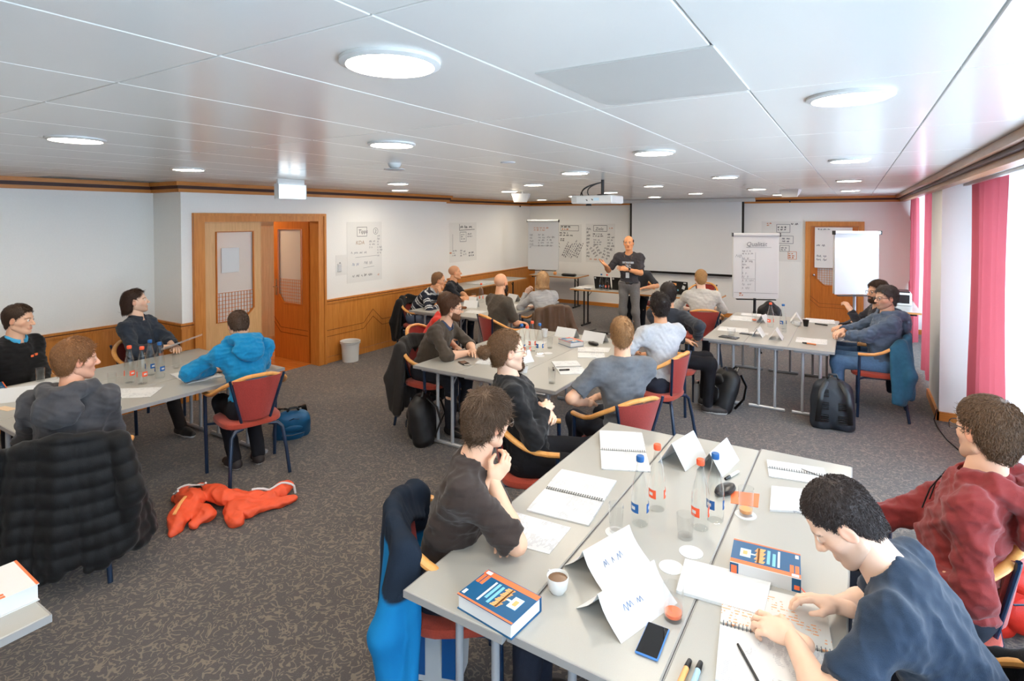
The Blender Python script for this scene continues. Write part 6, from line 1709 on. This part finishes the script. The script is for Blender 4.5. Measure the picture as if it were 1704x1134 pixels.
# ============================================================ LEFT TABLE
bottle(-5.06, 2.22, 'o', 'left orange-capped bottle on the left table'); bottle(-4.94, 2.26, 'o', 'second orange-capped bottle on the left table'); bottle(-5.15, 2.42, 'b', 'rear blue-capped bottle on the left table'); bottle(-4.99, 2.42, 'b', 'right blue-capped bottle on the left table')
tumbler(-5.03, 2.08, 'clear glass in front of the four bottles'); tumbler(-5.20, 2.66, 'glass on the left table below the raised papers'); tumbler(-5.70, 1.84, 'tumbler before the man in the black fleece'); tumbler(-5.02, 2.80, 'clear glass by the blue hooded man\'s notebook', h=.1)
sheet('paper_sheet', 'white sheet in front of the charcoal hooded man', [(-4.95, 2.1), (-4.7, 2.3), (-4.52, 2.12), (-4.78, 1.92)]); notebook('open notebook before the blue hooded man', (-4.80, 2.62), .28, .2, R(80))
sheet('paper_sheet', 'papers before the man in the black fleece', [(-5.75, 2.0), (-5.5, 2.02), (-5.45, 1.6), (-5.72, 1.58)], t=.006); book('thick textbook at the left edge of the left table', (-5.66, 1.52), R(-100))
tent('low white name tent at the left edge of the left table', (-5.29, 1.60), .26, .11, R(60)); sheet('paper_strip', 'pale pink strip on the left table edge', [(-5.2, 1.47), (-5.05, 1.5), (-5.04, 1.44), (-5.19, 1.41)], m='corridor_wall', cat='card', group=None)
def held_papers(o_key):
    p = PEOPLE[o_key]; J = skel(p); W = J['wr']['L'] + np.array([.06, .03, .05])
    t = thing('paper_stack', 'sheaf of papers held tilted by the long-haired man', 'paper', W)
    for k in range(3):
        MB().obox((0, 0, .006 * k), np.array([.12, .07, .05]), np.array([-.06, .10, 0]), np.array([0, 0, .0012])).build('sheet', 'paper', t)
held_papers('p19')
# ============================================================ LOWER LEFT TABLE, PRESENTER TABLE, SIDE TABLES
book('thick book lying face down on the lower left table', (-2.575, .70), R(-92), 'plain', t=.06, blank=True)
laptop('left black laptop on the presenter table', -4.05, 9.85, R(175) + R(180)); laptop('second black laptop beside the presenter', -3.72, 9.88, R(180) + R(185), w=.30); laptop('black laptop covered in stickers on the presenter table', -2.62, 9.86, R(180) + R(170), True)
bottle(-4.02, 9.70, 'b', 'bottle with blue cap on the presenter table'); bottle(-3.90, 9.68, 'o', 'bottle with orange cap on the presenter table')
sheet('paper_sheet', 'papers at the left end of the presenter table', [(-4.58, 9.95), (-4.3, 9.97), (-4.28, 9.72), (-4.56, 9.7)], t=.015); sheet('paper_sheet', 'papers right of the presenter on the table', [(-3.05, 9.9), (-2.75, 9.92), (-2.73, 9.66), (-3.03, 9.64)], t=.012)
marker('black marker on the presenter table', (-4.35, 9.66), (-4.22, 9.66), (60, 40, 36)); 
rd = thing('speaker_puck', 'flat black speaker on the corner side table', 'speaker', (-5.62, 11.62, TZ)); MB().rbox(-.17, .17, -.07, .07, 0, .06, .02).build('shell', 'black_plastic', rd)
og = thing('orange_ball', 'small orange ball on the corner side table', 'ball', (-6.02, 11.7, TZ)); MB().lathe([(.0001, 0), (.03, .008), (.043, .035), (.04, .06), (.025, .078), (.0001, .082)], 16).build('ball', 'book_title', og, True)
sheet('paper_sheet', 'white sheets on the far left side table', [(-6.8, 9.8), (-6.4, 9.82), (-6.38, 9.2), (-6.78, 9.18)], t=.01)
pr_ = thing('printer', 'white and black printer on the far right side table', 'printer', (.56, 10.6, TZ)); MB().rbox(-.17, .19, -.2, .2, 0, .2, .015).build('housing', 'white_plastic', pr_); MB().box(-.174, -.168, -.16, .16, .05, .17).box(-.14, .16, -.204, -.198, .04, .17).build('front_panel', 'black_plastic', pr_); MB().rbox(-.15, .17, -.18, .18, .2, .215, .004).build('scanner_lid', 'black_plastic', pr_)
# ============================================================ BAGS
def backpack(label, loc, rz, tilt, col, w=.32, h=.48, d=.2, res=.008, straps=True, pocket=True, name='backpack', acc=None):
    q = SDF(); q.ell((0, 0, h * .5), (w * .5, d * .5, h * .52), k=.03)
    for sx in (-1, 1):
        q.cone((sx * w * .34, 0, .06), (sx * w * .30, .0, h * .78), d * .42, d * .36, .06)
    D, lo, ax = q.grid(res); D = np.maximum(D, (.0 - ax[2])[None, None, :]).astype(np.float32)
    V, F = surfnet(D, lo, res); V = wrinkle(V, vnormals(V, F), .008, 34, int(w * 1000)); 
    n_ = 'bag_%d_%d_%d' % col; mat(n_, col, .5, var=.25, scale=20, bump=.25, bscale=260)
    t = thing(name, label, 'bag', loc, rz); T = Matrix.Rotation(tilt, 4, 'X')
    def ch(nm, o): o.parent = t; o.rotation_euler = (tilt, 0, 0); return o
    ch('bag_body', link(bpy.data.objects.new('bag_body', np_mesh('bag_body', V, F, n_))))
    n2 = acc or 'black_plastic'
    if pocket:
        q = SDF(); q.ell((0, -d * .42, h * .30), (w * .38, d * .22, h * .24), k=.02); q.ell((0, -d * .40, h * .66), (w * .33, d * .18, h * .14), k=.02); D, lo, ax = q.grid(res); ch('p', link(bpy.data.objects.new('front_pocket', np_mesh('front_pocket', *surfnet(D, lo, res), n_))))
        ch('z', MB().tube([(-w * .36, -d * .56, h * .48), (0, -d * .66, h * .51), (w * .36, -d * .56, h * .48)], .005, 6).tube([(-w * .46, -d * .2, h * .3), (-w * .44, -d * .25, h * .8), (0, -d * .3, h * 1.0), (w * .44, -d * .25, h * .8), (w * .46, -d * .2, h * .3)], .005, 6).build('zip', 'navy_metal', None, True))
    if straps:
        for sx in (-1, 1):
            ch('s', MB().tube([(sx * .06, d * .42, h * .95), (sx * .11, d * .75, h * .75), (sx * .13, d * .8, h * .45), (sx * .14, d * .5, .08)], .026, 8, flat=.35, upv=(0, 1, .2)).build('strap', n2, None, True))
        ch('h', MB().tube([(-.05, d * .2, h * .99), (-.03, d * .25, h * 1.08), (.03, d * .25, h * 1.08), (.05, d * .2, h * .99)], .011, 6).build('handle', n2, None, True))
    return t
backpack('black backpack leaning against the left leg of the far right table', (-1.27, 6.36, 0), R(-55), R(-20), (24, 26, 30), .34, .46, .22)
b2 = backpack('dark grey backpack with molded panels standing by the right front table leg', (-.17, 6.33, 0), R(188), R(6), (38, 44, 52), .34, .50, .2)
for k, (a, z) in enumerate(((-.08, .12), (.08, .12), (-.08, .24), (.08, .24), (.08, .36))):
    o = MB()
    for j in range(4): o.rbox(a - .04, a + .04, .085, .115, z - .04 + j * .02, z - .028 + j * .02, .003)
    oo = o.build('molded_pad', 'black_plastic', b2); oo.rotation_euler = (R(6), 0, 0)
backpack('dark backpack slumped under the middle table beside the long coat', (-3.42, 4.02, 0), R(-60), R(12), (24, 24, 26), .36, .42, .24)
backpack('blue and black small rucksack lying under the blue hooded man’s chair'.replace('’', "'"), (-4.62, 3.42, .0), R(60), R(38), (18, 84, 124), .28, .34, .18)
backpack('bright red orange rucksack on the floor behind the maroon hooded man', (.70, 3.75, 0), R(35), R(0), (214, 42, 24), .36, .44, .26)
backpack('black bag standing behind the middle flip chart', (-1.18, 9.95, 0), R(10), 0, (20, 20, 22), .34, .72, .22, straps=False)
sp = thing('shopping_bag', 'blue and white striped bag under the near table', 'bag', (-1.62, 1.98, 0), R(20))
MB().add([(-.12, -.07, 0), (.12, -.07, 0), (.12, .07, 0), (-.12, .07, 0), (-.14, -.05, .3), (.14, -.05, .3), (.14, .05, .3), (-.14, .05, .3)], [(0, 3, 2, 1), (0, 1, 5, 4), (1, 2, 6, 5), (2, 3, 7, 6), (3, 0, 4, 7)]).build('bag_body', 'paper_grey', sp)
MB().box(-.11, -.04, -.073, -.071, .03, .26).box(.04, .11, -.073, -.071, .03, .26).build('stripe', 'bottle_blue', sp)
# waste bin
wb = thing('waste_bin', 'white plastic waste bin by the wainscot right of the double door', 'bin', (-6.27, 5.66, 0))
MB().lathe([(.0, .006), (.105, .006), (.135, .285), (.145, .285), (.148, .295), (.14, .30), (.130, .29), (.115, .0), (0, 0)], 28).build('bucket', 'white_plastic', wb, True)
MB().lathe([(.139, .262), (.146, .264), (.147, .27), (.140, .272)], 28).build('rim_band', 'paper_grey', wb, True)
# bottle on the floor beside the backpack
fl = thing('thermos_flask', 'steel flask standing beside the black backpack', 'flask', (-1.50, 6.42, 0)); MB().lathe([(0, 0), (.034, 0), (.036, .01), (.036, .2), (.028, .225), (0, .225)], 16).build('flask_body', 'grey_metal', fl, True); MB().lathe([(0, .225), (.026, .225), (.026, .255), (0, .257)], 14).build('flask_lid', 'chrome', fl, True)
# orange jacket thrown on the carpet
def floor_jacket():
    rnd = np.random.default_rng(4); q = SDF()
    L = [((-4.22, 2.20, .05), (-4.02, 2.16, .10), .05, .075), ((-4.02, 2.16, .10), (-3.90, 2.02, .06), .08, .07), ((-3.90, 2.02, .06), (-3.81, 1.91, .02), .065, .03), ((-4.16, 2.30, .05), (-3.98, 2.29, .10), .05, .07), ((-3.98, 2.29, .10), (-3.84, 2.30, .11), .07, .075),
         ((-3.84, 2.30, .11), (-3.74, 2.36, .08), .075, .07), ((-3.92, 2.12, .05), (-3.80, 2.12, .05), .07, .07), ((-3.80, 2.12, .05), (-3.78, 2.04, .03), .06, .04), ((-3.70, 2.28, .05), (-3.60, 2.33, .04), .075, .06), ((-3.70, 2.38, .08), (-3.62, 2.50, .07), .07, .06), ((-3.62, 2.50, .07), (-3.68, 2.68, .05), .055, .04), ((-3.60, 2.34, .04), (-3.50, 2.60, .035), .055, .045), ((-3.66, 2.24, .03), (-3.58, 2.20, .03), .05, .045), ((-4.24, 2.16, .03), (-4.20, 2.32, .05), .035, .045)]
    for a, b, ra, rb in L: q.cone(a, b, ra, rb, .014)
    for a, b in (((-4.05, 2.24, .18), (-3.86, 2.22, .19)), ((-3.95, 2.16, .17), (-3.83, 2.03, .10)), ((-3.90, 2.36, .17), (-3.78, 2.38, .16)), ((-3.74, 2.31, .15), (-3.60, 2.44, .12)), ((-3.66, 2.42, .14), (-3.63, 2.58, .12)), ((-3.60, 2.27, .10), (-3.54, 2.45, .09)), ((-3.86, 2.07, .12), (-3.78, 2.09, .10)), ((-4.0, 2.12, .17), (-4.08, 2.10, .12))):
        q.cone(a, b, .016, .010, .022, '-')
    q.ell((-4.10, 2.225, .12), (.07, .045, .035), k=.02, op='-')
    D, lo, ax = q.grid(.008); D = np.maximum(D, (.001 - ax[2])[None, None, :]).astype(np.float32)
    V, F = surfnet(D, lo, .008); c = np.array([-3.85, 2.25, 0]); V = wrinkle(V, vnormals(V, F), .034, 26, 9); V = wrinkle(V, vnormals(V, F), .016, 62, 10); V[:, 2] = np.maximum(V[:, 2] * .8, .002)
    mat('jacket_orange', (230, 84, 46), .55, var=.15, scale=20, bump=.2, bscale=120)
    t = thing('floor_jacket', 'bright orange jacket with white piping lying crumpled on the carpet', 'jacket', c)
    link(bpy.data.objects.new('jacket_shell', np_mesh('jacket_shell', V - c, F, 'jacket_orange')), t)
    def onto(p):
        m = np.hypot(V[:, 0] - p[0], V[:, 1] - p[1]) < .022
        return np.array([p[0], p[1], (V[m, 2].max() if m.any() else 0) + .003])
    def dense(ps): return [np.array(a) * (1 - u) + np.array(b) * u for a, b in zip(ps[:-1], ps[1:]) for u in (0, .33, .66)] + [np.array(ps[-1])]
    for pts in ([(-4.25, 2.17, .03), (-4.23, 2.24, .12), (-4.17, 2.30, .145), (-4.10, 2.30, .14)], [(-4.2, 2.12, .03), (-4.14, 2.12, .1)], [(-3.72, 2.42, .165), (-3.66, 2.52, .15), (-3.655, 2.62, .11), (-3.62, 2.68, .085), (-3.60, 2.70, .06)]):
        MB().tube([onto(p) - c for p in dense(pts)], .008, 6).build('piping', 'paper', t, True)
    MB().lathe([(.0001, .0), (.05, .01), (.06, .03)], 14, (-.27, -.035, .07)).build('lining', 'black_plastic', t, True)
    # white lettering strip along the sleeve
    MB().tube([onto(p) - c for p in dense([(-4.0, 2.10, 0), (-3.93, 2.02, 0), (-3.86, 1.95, 0)])], .012, 6, flat=.4, upv=(0, 0, 1)).build('print_strip', 'book_title', t, True)
floor_jacket()
# cables and power strip near the presenter
cb = thing('power_strip', 'black power strip with cables on the floor below the presenter table', 'power strip', (-3.9, 9.35, 0)); MB().rbox(-.15, .15, -.03, .03, 0, .04, .006).build('strip', 'black_plastic', cb); MB().tube([(.15, 0, .02), (.35, -.05, .01), (.5, .1, .01), (.75, .05, .01), (.95, .3, .01)], .007, 6).build('cable', 'paper_grey', cb, True); MB().tube([(-.15, 0, .02), (-.25, .05, .01), (-.2, .3, .01)], .007, 6).build('cable', 'black_plastic', cb, True)
fc_ = thing('floor_cable', 'thin black cable on the carpet at the foot of the white pillar', 'cable', (.74, 7.1, 0))
MB().tube([(.0, .05, .12), (-.03, -.02, .03), (-.02, -.2, .008), (.02, -.55, .008), (.12, -.95, .008), (.25, -1.3, .008)], .006, 6).build('cable', 'black_plastic', fc_, True)
